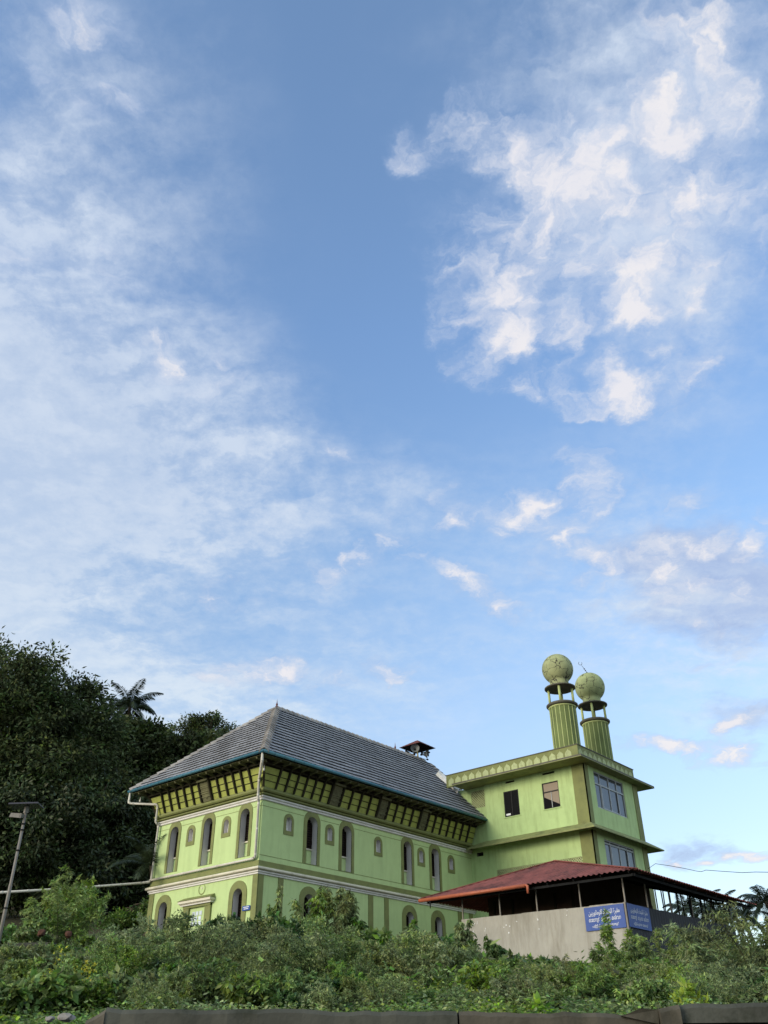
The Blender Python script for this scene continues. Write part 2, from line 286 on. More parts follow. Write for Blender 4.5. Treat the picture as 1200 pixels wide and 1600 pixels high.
def glassmat(name, dark=(0.02, 0.024, 0.03), k=0.5):
    m, t, N, L, b = _new(name)
    b.inputs['Base Color'].default_value = (*dark, 1); b.inputs['Roughness'].default_value = 0.5; b.inputs['Specular IOR Level'].default_value = .1
    gl = N.new('ShaderNodeBsdfGlossy'); gl.inputs['Roughness'].default_value = 0.03; gl.inputs[0].default_value = (0.9, 0.92, 0.95, 1)
    tc = N.new('ShaderNodeTexCoord'); n = N.new('ShaderNodeTexNoise'); n.inputs['Scale'].default_value = 1.1; L.new(tc.outputs['Object'], n.inputs['Vector'])
    bp = N.new('ShaderNodeBump'); bp.inputs['Strength'].default_value = 0.06; L.new(n.outputs[0], bp.inputs['Height']); L.new(bp.outputs[0], gl.inputs['Normal'])
    mx = N.new('ShaderNodeMixShader'); mx.inputs[0].default_value = k
    L.new(b.outputs[0], mx.inputs[1]); L.new(gl.outputs[0], mx.inputs[2]); L.new(mx.outputs[0], N['Material Output'].inputs[0])
    return m
M['glass'] = glassmat('window glass', dark=(.045,.05,.055), k=0.11); M['glass2'] = glassmat('window glass with painted reflection', dark=(.27,.22,.17), k=0.004)  # second glass: warm sky reflection is put into the base colour, hardly any gloss
# ------------------------------------------------------------------ object helpers
def mesh_obj(name, verts, faces, mat, parent=None, smooth=False):
    me = bpy.data.meshes.new(name); me.from_pydata([tuple(v) for v in verts], [], [tuple(f) for f in faces]); me.update()
    if mat is not None: me.materials.append(M[mat] if isinstance(mat, str) else mat)
    if smooth: me.polygons.foreach_set('use_smooth', [True]*len(me.polygons))
    o = bpy.data.objects.new(name, me); COL.objects.link(o)
    if parent is not None:
        o.parent = parent; o.matrix_parent_inverse = Matrix.Translation(-parent.location)
    return o
def thing(name, label, cat, loc=(0, 0, 0), group=None):
    o = bpy.data.objects.new(name, None); COL.objects.link(o); o.location = loc; o.empty_display_size = 0.3
    o['label'] = label; o['category'] = cat
    if group: o['group'] = group
    return o
def tag(o, label, cat, group=None):
    o['label'] = label; o['category'] = cat
    if group: o['group'] = group
    return o
def kind(o, k): o['kind'] = k; return o
class MB:
    def __init__(s, F=None): s.v = []; s.f = []; s.F = F
    def add(s, vs, fs):
        n = len(s.v)
        s.v += [s.F(*v) if s.F else tuple(v) for v in vs]; s.f += [[i+n for i in f] for f in fs]; return s
    def box(s, a0, a1, b0, b1, c0, c1):
        s.add([(a0, b0, c0), (a1, b0, c0), (a1, b1, c0), (a0, b1, c0), (a0, b0, c1), (a1, b0, c1), (a1, b1, c1), (a0, b1, c1)],
              [(0, 3, 2, 1), (4, 5, 6, 7), (0, 1, 5, 4), (1, 2, 6, 5), (2, 3, 7, 6), (3, 0, 4, 7)]); return s
    def quad(s, *p): s.add(p, [list(range(len(p)))]); return s
    def beam(s, p, q, w, h, up=(0, 0, 1)):
        p = Vector(p); q = Vector(q); d = (q-p).normalized(); sd_ = d.cross(Vector(up)); sd_ = (sd_.normalized() if sd_.length > 1e-5 else Vector((1, 0, 0)))
        u = sd_.cross(d).normalized(); vs = []
        for e in (p, q):
            for a, b in ((-1, -1), (1, -1), (1, 1), (-1, 1)): vs.append(tuple(e+sd_*(a*w/2)+u*(b*h/2)))
        s.add(vs, [(0, 1, 2, 3), (7, 6, 5, 4), (0, 4, 5, 1), (1, 5, 6, 2), (2, 6, 7, 3), (3, 7, 4, 0)]); return s
    def tube(s, pts, r, n=8, cap=True):
        pts = [Vector(p) for p in pts]; rr = r if isinstance(r, (list, tuple)) else [r]*len(pts); rings = []
        prev = None
        for i, p in enumerate(pts):
            a = pts[max(i-1, 0)]; b = pts[min(i+1, len(pts)-1)]; d = (b-a).normalized()
            x = prev if prev is not None else (Vector((0, 0, 1)) if abs(d.z) < 0.9 else Vector((1, 0, 0)))
            x = (x-d*x.dot(d)); x = x.normalized() if x.length > 1e-6 else d.orthogonal().normalized(); y = d.cross(x); prev = x
            k = 1.0
            if 0 < i < len(pts)-1:
                c_ = (pts[i]-pts[i-1]).normalized().dot((pts[i+1]-pts[i]).normalized()); k = 1/max(0.6, math.sqrt((1+c_)/2))
            rings.append([tuple(p+(x*math.cos(2*math.pi*j/n)+y*math.sin(2*math.pi*j/n))*rr[i]*k) for j in range(n)])
        vs = [v for q in rings for v in q]; fs = []
        for i in range(len(pts)-1):
            for j in range(n): fs.append((i*n+j, i*n+(j+1) % n, (i+1)*n+(j+1) % n, (i+1)*n+j))
        if cap: fs.append(tuple(range(n-1, -1, -1))); fs.append(tuple((len(pts)-1)*n+j for j in range(n)))
        s.add(vs, fs); return s
    def lathe(s, prof, c, n=32):
        vs = []; fs = []
        for r, z in prof:
            for j in range(n): a = 2*math.pi*j/n; vs.append((c[0]+r*math.cos(a), c[1]+r*math.sin(a), c[2]+z))
        for i in range(len(prof)-1):
            for j in range(n): fs.append((i*n+j, i*n+(j+1) % n, (i+1)*n+(j+1) % n, (i+1)*n+j))
        if prof[0][0] > 1e-4: fs.append(tuple(range(n-1, -1, -1)))
        if prof[-1][0] > 1e-4: fs.append(tuple((len(prof)-1)*n+j for j in range(n)))
        s.add(vs, fs); return s
    def build(s, name, mat, parent=None, smooth=False): return mesh_obj(name, s.v, s.f, mat, parent, smooth)
# facade frames: (u along, z up, n outward)
FL = lambda u, z, n: (u, -n, z)
FR = lambda u, z, n: (n, u, z)
def arch(uc, z0, z1, w, seg=10, pt=0.0):
    h = w/2; zs = z1-h*(1+pt)
    p = [(uc-h, z0)]
    for i in range(seg+1):
        a = math.pi*(1-i/seg); x = math.cos(a); y = math.sin(a)
        p.append((uc+h*x, zs+h*(1+pt)*(y if pt == 0 else y**0.85)))
    p.append((uc+h, z0)); return p
def ring(F, outer, inner, n0, n1):
    """trim between two outlines, standing n1 proud of n0, open below"""
    b = MB(F); k = len(outer)
    for i in range(k-1):
        o0, o1, i0, i1 = outer[i], outer[i+1], inner[i], inner[i+1]
        b.quad((*o0, n1), (*i0, n1), (*i1, n1), (*o1, n1))
        b.quad((*o0, n0), (*o0, n1), (*o1, n1), (*o1, n0))
        b.quad((*i0, n1), (*i0, n0), (*i1, n0), (*i1, n1))
    b.quad((*outer[0], n0), (*inner[0], n0), (*inner[0], n1), (*outer[0], n1)); b.quad((*outer[-1], n1), (*inner[-1], n1), (*inner[-1], n0), (*outer[-1], n0))
    return b
def plate(F, outline, n0, n1):
    b = MB(F); k = len(outline)
    b.add([(*p, n1) for p in outline], [list(range(k-1, -1, -1))])
    for i in range(k):
        j = (i+1) % k; b.quad((*outline[i], n0), (*outline[i], n1), (*outline[j], n1), (*outline[j], n0))
    return b
def shaft_walls(F, outline, n1, n0):
    b = MB(F); k = len(outline)
    for i in range(k-1): b.quad((*outline[i], n1), (*outline[i], n0), (*outline[i+1], n0), (*outline[i+1], n1))
    b.quad((*outline[-1], n1), (*outline[-1], n0), (*outline[0], n0), (*outline[0], n1)); return b
def wall_face(F, outer, holes, n=0.0):
    loops = [[Vector((p[0], p[1], 0)) for p in outer]]+[[Vector((p[0], p[1], 0)) for p in h] for h in holes]
    tris = tessellate_polygon(loops); flat = [p for l in loops for p in l]; b = MB(F)
    fs = []
    for t in tris:
        a, b_, c = (flat[i] for i in t); cr = (b_.x-a.x)*(c.y-a.y)-(b_.y-a.y)*(c.x-a.x)
        fs.append(t if cr > 0 else (t[0], t[2], t[1]))
    b.add([(p.x, p.y, n) for p in flat], fs); return b
def rect(u0, u1, z0, z1): return [(u0, z0), (u0, z1), (u1, z1), (u1, z0)]
# ------------------------------------------------------------------ the old mosque hall
GZ = 6.2                                    # foot of its walls, behind the shrubs
hall = thing('mosque_hall', 'two storey lime green hall with steep grey tiled roof and arched windows', 'building', (-4.5, 9.3, GZ))
XW, YL = -9.0, 18.95
def sweep(prof, name, mat, y_end=YL, closed=False):
    b = MB(); pts = []
    for n, z in prof: pts += [(XW-n, y_end, z), (XW-n, -n, z), (n, -n, z), (n, y_end, z)]
    fs = []
    k = len(prof)
    for i in range(k if closed else k-1):
        j = (i+1) % k
        for s_ in range(3): fs.append((i*4+s_, i*4+s_+1, j*4+s_+1, j*4+s_))
    b.add(pts, fs); return b.build(name, mat, hall)
holesL, holesR = [], []
def tall_window(F, uc, w, holes, side):
    wi = w*0.64; z0 = 11.17
    ins = arch(uc, z0, 13.66, wi, 12, 0.12); outs = arch(uc, z0, 13.98, w, 12, 0.05); holes.append(ins)
    fr = ring(F, outs, ins, 0.0, 0.035).build('window', 'olive', hall)
    shaft_walls(F, ins, 0.034, -0.44).build('reveal', 'reveal', fr)
    b = MB(F); dn = -0.40; h = wi/2
    for k in (-1, 0, 1): b.box(uc+k*(h-0.03)-0.025, uc+k*(h-0.03)+0.025, 12.0, 13.7, dn-0.03, dn+0.03)
    for z in np.arange(12.1, 13.6, 0.13): b.box(uc-h, uc+h, z, z+0.07, dn-0.04, dn-0.005)
    b.build('shutter', 'shutter', fr)
    MB(F).box(uc-h-0.02, uc+h+0.02, z0, 11.98, dn-0.05, dn-0.01).box(uc-h+0.08, uc-0.04, z0+0.1, 11.9, dn-0.012, dn+0.012).box(uc+0.04, uc+h-0.08, z0+0.1, 11.9, dn-0.012, dn+0.012).build('lower_panel', 'green', fr)
    MB(F).box(uc-h, uc+h, 11.98, 12.05, dn-0.05, dn+0.07).build('sill', 'cream', fr)
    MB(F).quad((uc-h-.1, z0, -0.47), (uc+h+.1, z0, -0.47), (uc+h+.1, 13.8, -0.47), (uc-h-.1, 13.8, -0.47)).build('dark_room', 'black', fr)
def niche(F, uc, holes):
    ins = arch(uc, 12.62, 13.33, 0.40, 10, 0.15); outs = arch(uc, 12.4, 13.52, 0.74, 10, 0.1); holes.append(ins)
    b = ring(F, outs, ins, 0.0, 0.03); b.quad((uc-.37, 12.4, .03), (uc+.37, 12.4, .03), (uc+.2, 12.62, .03), (uc-.2, 12.62, .03)); b.quad((uc-.37, 12.4, 0), (uc+.37, 12.4, 0), (uc+.37, 12.4, .03), (uc-.37, 12.4, .03))
    fr = b.build('niche', 'olive', hall); shaft_walls(F, ins, 0.029, -0.22).build('recess', 'reveal', fr)
    MB(F).quad((uc-.2, 12.62, -.22), (uc+.2, 12.62, -.22), (uc+.2, 13.34, -.22), (uc-.2, 13.34, -.22)).build('back', 'white', fr)
def low_window(F, uc, w, holes):
    wi = 0.74; z0 = 7.3
    ins = arch(uc, z0, 9.65, wi, 12, 0.15); outs = arch(uc, z0, 10.03, w, 12, 0.05); holes.append(ins)
    fr = ring(F, outs, ins, 0.0, 0.04).build('window', 'olive', hall)
    shaft_walls(F, ins, 0.039, -0.44).build('reveal', 'reveal', fr)
    b = MB(F); h = wi/2
    for k in (-1, 0, 1): b.box(uc+k*(h-0.03)-0.025, uc+k*(h-0.03)+0.025, z0, 9.7, -0.43, -0.37)
    for z in np.arange(7.4, 9.6, 0.13): b.box(uc-h, uc+h, z, z+0.07, -0.44, -0.405)
    b.build('shutter', 'shutter', fr)
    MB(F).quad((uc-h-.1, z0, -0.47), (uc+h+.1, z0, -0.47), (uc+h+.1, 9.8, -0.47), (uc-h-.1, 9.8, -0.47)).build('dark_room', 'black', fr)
for uc in (-7.37, -4.37, -1.30): tall_window(FL, uc, 1.15, holesL, 0)
for uc in (-5.87, -2.82): niche(FL, uc, holesL)
for uc in (-7.62, -1.42): low_window(FL, uc, 1.38, holesL)
for uc, w in ((3.77, 1.3), (6.6, 1.27), (12.14, 1.22), (14.93, 1.24)): tall_window(FR, uc, w, holesR, 1)
for uc in (1.98, 5.2, 9.39, 13.5, 16.63): niche(FR, uc, holesR)
for uc in (3.7, 6.63, 12.22, 15.0): low_window(FR, uc, 1.42, holesR)
wl = wall_face(FL, rect(XW, 0, GZ-1, 14.8), holesL); wr = wall_face(FR, rect(0, YL, GZ-1, 14.8), holesR)
wl.F = None; wl.add(wr.v, wr.f)
wl.add([(XW, 0, GZ-1), (XW, 0, 16), (XW, 20.3, 16), (XW, 20.3, GZ-1), (0, YL, 14.8), (0, 20.3, 14.8), (0, 20.3, GZ-1), (0, YL, GZ-1)], [(0, 3, 2, 1), (4, 7, 6, 5), (3, 6, 5, 2)])
wl.build('wall', 'green', hall)
# thin scored lines in the plaster
for F, a, b_ in ((FL, XW, 0), (FR, 0, YL)):
    hs = sorted([(-7.37, 1.15), (-4.37, 1.15), (-1.3, 1.15)] if F is FL else [(3.77, 1.3), (6.6, 1.27), (12.14, 1.22), (14.93, 1.24)])
    u = a
    for c, w in hs+[(b_+1, 2.0)]:
        MB(F).box(u+.02, min(c-w/2, b_), 13.612, 13.632, 0.0, 0.012).build('scored_line', 'olive', hall); u = c+w/2
    if F is FR: MB(F).box(a+.02, b_-.02, 11.13, 11.15, 0.0, 0.014).build('scored_line', 'olive', hall)
sweep([(0.0, 10.18), (0.07, 10.2), (0.07, 10.27), (0.13, 10.29), (0.14, 10.35)], 'string_course', 'white')
sweep([(0.11, 10.35), (0.11, 10.375), (0.17, 10.38), (0.24, 10.42), (0.25, 10.47), (0.22, 10.53)], 'string_course', 'cream')
sweep([(0.22, 10.53), (0.10, 10.60), (0.06, 10.62), (0.06, 10.84), (0.0, 10.87)], 'band', 'olive')
sweep([(0.0, 13.90), (0.06, 13.91), (0.09, 13.94), (0.09, 13.98), (0.05, 14.0), (0.05, 14.02), (0.10, 14.03), (0.14, 14.07), (0.14, 14.11), (0.10, 14.13)], 'cornice', 'white')
sweep([(0.10, 14.13), (0.05, 14.15), (0.05, 14.19), (0.15, 14.20), (0.17, 14.26), (0.08, 14.28), (0.08, 14.31), (0.20, 14.33), (0.26, 14.40), (0.26, 14.46), (0.16, 14.48), (0.14, 14.58)], 'frieze', 'olive')
# pilasters of the ground floor
for F, u0, u1 in ((FL, -9.02, -8.6), (FL, -0.34, 0.045), (FR, 0.0, 0.38), (FR, 1.43, 1.78), (FR, 8.5, 8.9), (FR, 9.9, 10.28), (FR, 17.1, 17.5), (FR, 18.3, 18.7)):
    MB(F).box(u0, u1, GZ-1, 10.19, -0.02, 0.045).build('pilaster', 'olive', hall)
# doorway with a moulded hood
dr = MB(FL).box(-5.72, -5.25, 6.5, 9.16, -0.01, 0.10).box(-3.92, -3.45, 6.5, 9.16, -0.01, 0.10).box(-5.72, -3.45, 9.08, 9.20, -0.01, 0.13).build('doorway', 'olive', hall)
MB(FL).box(-5.86, -3.32, 9.20, 9.27, -0.01, 0.22).build('hood', 'white', dr); MB(FL).box(-5.94, -3.24, 9.31, 9.44, -0.01, 0.34).box(-5.9, -3.28, 9.27, 9.31, -0.01, 0.26).build('hood', 'cream', dr)
hb = MB(FL); hb.add([(-5.98, 9.44, 0.38), (-3.2, 9.44, 0.38), (-3.3, 9.64, 0.0), (-5.88, 9.64, 0.0), (-5.98, 9.44, 0), (-3.2, 9.44, 0)], [(0, 1, 2, 3), (1, 5, 2), (0, 3, 4), (0, 4, 5, 1)]); hb.build('hood_top', 'olive', dr)
pp = MB(FL); random.seed(4)
for i in range(9):
    u = -5.05+0.30*(i % 3)+random.uniform(-.05, .05); z = 8.2+0.24*(i//3); pp.box(u, u+0.22, z, z+0.2, 0.004+0.002*i, 0.006+0.002*i)
pp.build('notice_paper', 'paper', dr)
cr = []
for i in range(15):
    a = R(150+i*240/14); cr.append((a, 0.26, 0.26))
cm = MB(FL)
for i in range(14):
    a0 = R(125+i*290/14); a1 = R(125+(i+1)*290/14); w0 = 0.025+0.03*math.sin(math.pi*i/14); w1 = 0.025+0.03*math.sin(math.pi*(i+1)/14)
    P0 = lambda a, r: (-4.4+r*math.cos(a), 9.95+r*math.sin(a), 0.02)
    cm.quad(P0(a0, .28), P0(a1, .28), P0(a1, .28-w1), P0(a0, .28-w0))
cm.build('crescent', 'olive', hall)
sm = MB(FL)
for k in range(5):
    a0 = R(90+72*k); sm.quad((-4.4+.09*math.cos(a0), 10.02+.09*math.sin(a0), .02), (-4.4+.035*math.cos(a0+.63), 10.02+.035*math.sin(a0+.63), .02), (-4.4, 10.02, .02), (-4.4+.035*math.cos(a0-.63), 10.02+.035*math.sin(a0-.63), .02))
sm.build('star', 'cream', hall)
# eave: leaning panels, struts, carved brackets, rafters, soffit
pz = [14.58, 14.90, 15.22, 15.56]; pn = [0.12, 0.25, 0.38, 0.52]
prof = []
for i in range(3): prof += [(pn[i]+0.03, pz[i]), (pn[i+1], pz[i+1]-0.02), (pn[i+1]-0.05, pz[i+1]-0.015), (pn[i+1]-0.05, pz[i+1])]
sweep(prof, 'eave_panel', 'panel')
for i in (1, 2, 3): sweep([(pn[i]-0.01, pz[i]-0.035), (pn[i]+0.025, pz[i]-0.035), (pn[i]+0.025, pz[i]-0.005), (pn[i]-0.01, pz[i]-0.005)], 'panel_rail', 'wood')
def lean(F, u0, u1, n_off, name, mat):
    b = MB(F)
    b.add([(u0, 14.56, 0.12), (u1, 14.56, 0.12), (u1, 14.56, 0.12+n_off), (u0, 14.56, 0.12+n_off), (u0, 15.72, 0.58), (u1, 15.72, 0.58), (u1, 15.72, 0.62+n_off), (u0, 15.72, 0.62+n_off)],
          [(0, 3, 2, 1), (4, 5, 6, 7), (0, 1, 5, 4), (1, 2, 6, 5), (2, 3, 7, 6), (3, 0, 4, 7)]); return b
def carved(F, a, b_):
    q = lean(F, a+.10, b_-.10, 0.07, 'carved_bracket', 'wood2')
    for k, t in enumerate((.18, .34, .42, .58, .66)):
        z = 14.56+1.16*t; n = 0.12+.46*t+.07
        q.box(a+.02, b_-.02, z, z+.05, n-.05, n+.05)
    q.box((a+b_)/2-.045, (a+b_)/2+.045, 14.7, 15.0, .22, .31); q.box(a-.0, b_+.0, 15.55, 15.66, .5, .78)
    q.build('carved_bracket', 'wood2', hall)
def bays(F, segs):
    for a, b_, k in segs:
        if k == 0:
            carved(F, a, b_)
            for e in (a, b_): lean(F, e-.05, e+.05, 0.16, '', '').build('strut', 'wood', hall)
        else:
            for i in range(1, k):
                u = a+(b_-a)*i/k; lean(F, u-.045, u+.045, 0.13, '', '').build('strut', 'wood', hall)
bays(FL, [(-9.0, -4.9, 6), (-4.9, -4.0, 0), (-4.0, 0.0, 6)])
bays(FR, [(0, 4.8, 7), (4.8, 5.7, 0), (5.7, 8.95, 4), (8.95, 9.8, 0), (9.8, 12.95, 4), (12.95, 13.75, 0), (13.75, 18.9, 7)])
for c, s_ in ((0, 1), (XW, -1)):
    MB().beam((c+s_*.16, -.16, 14.56), (c+s_*.64, -.64, 15.75), .12, .12).build('strut', 'wood', hall)
sweep([(0.50, 15.60), (0.66, 15.60), (0.66, 15.74), (0.50, 15.74)], 'wall_plate', 'wood', closed=True)
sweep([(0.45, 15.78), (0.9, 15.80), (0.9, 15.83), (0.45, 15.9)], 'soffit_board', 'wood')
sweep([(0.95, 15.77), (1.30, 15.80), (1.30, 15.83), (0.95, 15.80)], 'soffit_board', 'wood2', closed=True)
def rafters(F, a, b_):
    n = int((b_-a)/0.68)
    for i in range(n+1):
        u = a+(b_-a)*i/n
        q = MB(F); q.add([(u-.05, 15.64, .55), (u+.05, 15.64, .55), (u+.05, 15.70, 1.24), (u-.05, 15.70, 1.24), (u-.05, 15.86, .55), (u+.05, 15.86, .55), (u+.05, 15.79, 1.30), (u-.05, 15.79, 1.30)],
                         [(0, 3, 2, 1), (4, 5, 6, 7), (0, 1, 5, 4), (1, 2, 6, 5), (2, 3, 7, 6), (3, 0, 4, 7)]); q.build('rafter', 'wood2', hall)
rafters(FL, XW-.7, .7); rafters(FR, 0, YL-.2)
# roof
RZ0, RZ1, XR, YA, YE, OV = 15.98, 21.38, -4.5, 4.65, 20.35, 1.40
def slope_tiles(b, O, S, T, nrm, ncourse, lo, hi, tw=0.34, seed=1):
    """O origin at the eave, S unit along, T vector up the whole slope, nrm normal; lo/hi(t) bounds along S"""
    rnd = random.Random(seed); O, S, T, nrm = Vector(O), Vector(S), Vector(T), Vector(nrm)
    prof = ((0, .0), (.14, .012), (.28, .012), (.40, .0), (.94, .0), (1.0, .0))
    for k in range(ncourse):
        t0 = k/ncourse; t1 = (k+1.25)/ncourse; t1 = min(t1, 1.0); off = 0.0
        a0, b0, a1, b1 = lo(t0), hi(t0), lo(t1), hi(t1)
        i0 = int(math.floor((min(a0, a1)-off)/tw)); i1 = int(math.ceil((max(b0, b1)-off)/tw))
        for i in range(i0, i1):
            s0 = i*tw+off; jz = rnd.uniform(-.006, .009); jt = rnd.uniform(-.006, .006)/ncourse
            if s0+tw < max(a0, a1)-tw or s0 > min(b0, b1)+tw: continue
            if s0+tw < a0 or s0 > b0: continue
            low = []; up = []; lip = []
            for u, h in prof:
                s = s0+u*tw
                sl = min(max(s, a0), b0); su = min(max(s, a1), b1) if b1 > a1 else (a1+b1)/2
                sag = .012*math.sin(sl*.8+k*.35)+.006*math.sin(sl*2.3+k*.9); p = O+S*sl+T*(t0+jt)+nrm*sag; low.append(p+nrm*(h+.095+jz)); lip.append(p+nrm*(h+.066+jz)); up.append(O+S*su+T*t1+nrm*(h-.002+sag))
            n = len(prof); fs = []
            for j in range(n-1): fs += [(j, j+1, n+j+1, n+j), (2*n+j, 2*n+j+1, j+1, j)]
            b.add(low+up+lip, fs)
tl = MB(); RISE = RZ1-RZ0
# right slope (faces +x)
T = Vector((XR-OV, 0, RISE)); nr = Vector((RISE, 0, OV-XR)).normalized()
slope_tiles(tl, (OV, -OV, RZ0), (0, 1, 0), T, nr, 18, lambda t: t*(YA+OV), lambda t: YE+OV, seed=2)
roof = tl.build('roof', 'tile', hall)
tl = MB(); T = Vector((0, YA+OV, RISE)); nf = Vector((0, -RISE, YA+OV)).normalized(); W2 = OV-XR
slope_tiles(tl, (XW-OV, -OV, RZ0), (1, 0, 0), T, nf, 18, lambda t: t*W2, lambda t: 2*W2-t*W2, seed=3)
tl.build('front_slope', 'tile', roof)
und = MB(); z_ = -0.05
und.quad((OV, -OV, RZ0+z_), (OV, YE, RZ0+z_), (XR, YE, RZ1+z_), (XR, YA, RZ1+z_)); und.quad((XW-OV, -OV, RZ0+z_), (OV, -OV, RZ0+z_), (XR, YA, RZ1+z_))
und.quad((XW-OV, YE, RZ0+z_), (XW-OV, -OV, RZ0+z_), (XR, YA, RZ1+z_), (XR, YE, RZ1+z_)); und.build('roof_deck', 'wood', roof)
MB().quad((XW-OV, YE, RZ0), (XW-OV, -OV, RZ0), (XR, YA, RZ1), (XR, YE, RZ1)).build('far_slope', 'tile', roof)
MB().quad((XW-OV, YE-.02, RZ0), (XR, YE-.02, RZ1), (OV, YE-.02, RZ0)).build('gable', 'green', roof)
def caps(p, q, n1_, n2_, step=0.45, w=0.27, name='hip_tile'):
    p, q, n1_, n2_ = map(Vector, (p, q, n1_, n2_)); d = (q-p); L_ = d.length; d.normalize(); b = MB(); n = int(L_/step)
    s1 = d.cross(n1_).normalized(); s2 = d.cross(n2_).normalized()
    up = (n1_+n2_).normalized()
    # make s1 point down face 1 and s2 down face 2
    if s1.dot(n2_) > 0: s1 = -s1
    if s2.dot(n1_) > 0: s2 = -s2
    for i in range(n):
        a = p+d*(i*step); c = p+d*((i+1.12)*step); vs = []
        for e, lift, ww in ((a, .15, w*1.08), (c, .085, w*0.9)):
            vs += [e+s1*ww+n1_*(lift*.45), e+s1*ww*.45+n1_*lift, e+up*(lift+.035), e+s2*ww*.45+n2_*lift, e+s2*ww+n2_*(lift*.45)]
        vs += [a+s1*w*1.08, a+s1*w*.4+n1_*.10, a+up*.13, a+s2*w*.4+n2_*.10, a+s2*w*1.08]
        fs = []
        for j in range(4): fs += [(j, j+1, 5+j+1, 5+j), (10+j, 10+j+1, j+1, j)]
        b.add([tuple(v) for v in vs], fs)
    b.build(name, 'cap', roof)
nl = Vector((-RISE, 0, OV-XR)).normalized()
caps((OV, -OV, RZ0), (XR, YA, RZ1), nf, nr); caps((XW-OV, -OV, RZ0), (XR, YA, RZ1), nf, nl); caps((XR, YA, RZ1), (XR, YE, RZ1), nr, nl, name='ridge_tile')
caps((OV, YE, RZ0), (XR, YE, RZ1), nr, (0, 1, 0.01), name='verge_tile')
for y in (YA+.02, 16.53):
    MB().lathe([(.0, .0), (.10, .0), (.11, .06), (.06, .1), (.05, .16), (.075, .2), (.045, .25), (.03, .3), (.0, .58)], (XR, y, RZ1+.04), 12).build('finial', 'maroon', roof, True)
# gutters with joint collars
def gutter(p, q, name='gutter', mat='teal', r=0.085, par=None, parent=None, step=0.72):
    g = MB().tube([p, q], r, 12).build(name, mat, parent or hall, True)
    p, q = Vector(p), Vector(q); n = int((q-p).length/step); b = MB()
    for i in range(1, n):
        c = p+(q-p)*(i/n); d = (q-p).normalized()*.025; MB().tube([c-d, c+d], r*1.14, 12).build('joint', mat, g)
    return g
GZ1 = RZ0-.05
gutter((XW-OV-.1, -OV-.04, GZ1), (OV+.06, -OV-.04, GZ1)); gutter((OV+.05, -OV-.05, GZ1), (OV+.05, YL+.12, GZ1))
# drain pipes
def pipe(pts, r=0.055, name='drain_pipe', joints=()):
    o = MB().tube(pts, r, 10).build(name, 'pipe', hall, True); b = MB()
    pts = [Vector(p) for p in pts]
    for i in range(1, len(pts)-1):
        for e in (pts[i-1], pts[i+1]):
            d = (e-pts[i]).normalized(); MB().tube([pts[i]+d*.06, pts[i]+d*.15], r*1.22, 10).build('pipe_collar', 'pipe', o)
    for i in range(len(pts)-1):
        Ls = (pts[i+1]-pts[i]).length; k = int(Ls/1.6)
        for j in range(1, k+1):
            c = pts[i].lerp(pts[i+1], j/(k+1)); d = (pts[i+1]-pts[i]).normalized()*.04; MB().tube([c-d, c+d], r*1.2, 10).build('pipe_collar', 'pipe', o)
    return o
pipe([(1.28, -1.38, 15.88), (1.28, -1.38, 15.38), (.0, -.36, 14.95), (-.02, -.34, 14.0), (-.14, -.16, 13.8), (-.14, -.14, 11.02), (-.3, -.14, 10.95), (-8.85, -.14, 10.93)], .06)
pipe([(XW-OV+.02, -OV, 15.88), (XW-OV+.02, -OV, 15.28), (XW-OV+.25, -OV+.04, 15.2), (-8.95, -.42, 15.12), (-8.88, -.36, 14.98), (-8.88, -.36, 14.1), (-8.84, -.16, 13.95), (-8.9, -.14, 11.0), (-9.0, -.18, 10.84), (-9.25, -.5, 10.78), tuple(at(120, 1387.5, 53)), tuple(at(-40, 1397, 50))], .06)
# white flashing where the roof runs under the parapet of the annex
def on_slope(x, y, k=.05): return Vector((x, y, RZ1-RISE*(x-XR)/(OV-XR)*-1 if False else RZ0+RISE*(OV-x)/(OV-XR)))+nr*k
fl = MB(); fl.quad(on_slope(-2.75, 18.45, .09), on_slope(-2.85, 19.1, .11), on_slope(-.75, 19.1, .11), on_slope(-.75, 18.75, .09)); fl.build('flashing', 'horn', roof)
fl = MB(); random.seed(8); n = 9
va = [on_slope(-2.55+1.75*i/n, 18.72+random.uniform(-.03, .03), .30+random.uniform(-.03, .05)) for i in range(n+1)]; vb = [on_slope(-2.55+1.75*i/n, 18.62+.15*i/n, .07) for i in range(n+1)]; vc = [on_slope(-2.7+1.75*i/n, 19.0, .42) for i in range(n+1)]
fl.add(va+vb+vc, [(n+1+i, n+2+i, i+1, i) for i in range(n)]+[(i, i+1, 2*n+3+i, 2*n+2+i) for i in range(n)]); fl.build('flashing', 'white', roof)
# small hanging bulbs under the pipe and a corner lamp
for p in ((1.05, -1.0, 15.18), (-9.75, -1.05, 15.42)):
    MB().lathe([(.0, -.16), (.055, -.13), (.06, -.06), (.03, 0), (.025, .06), (.0, .16)], p, 10).build('lamp', 'pipe', hall, True)
sb = MB(FL).box(-.92, -.34, 8.52, 8.74, .06, .09).build('notice_board', 'signblue', None); tag(sb, 'small blue notice board on the hall corner beside the ground floor window', 'sign')
q = MB(FL)
for i, w in enumerate((.42, .34)): q.box(-.63-w/2, -.63+w/2, 8.66-i*.08, 8.69-i*.08, .091, .096)
q.build('lettering', 'lettering', sb)
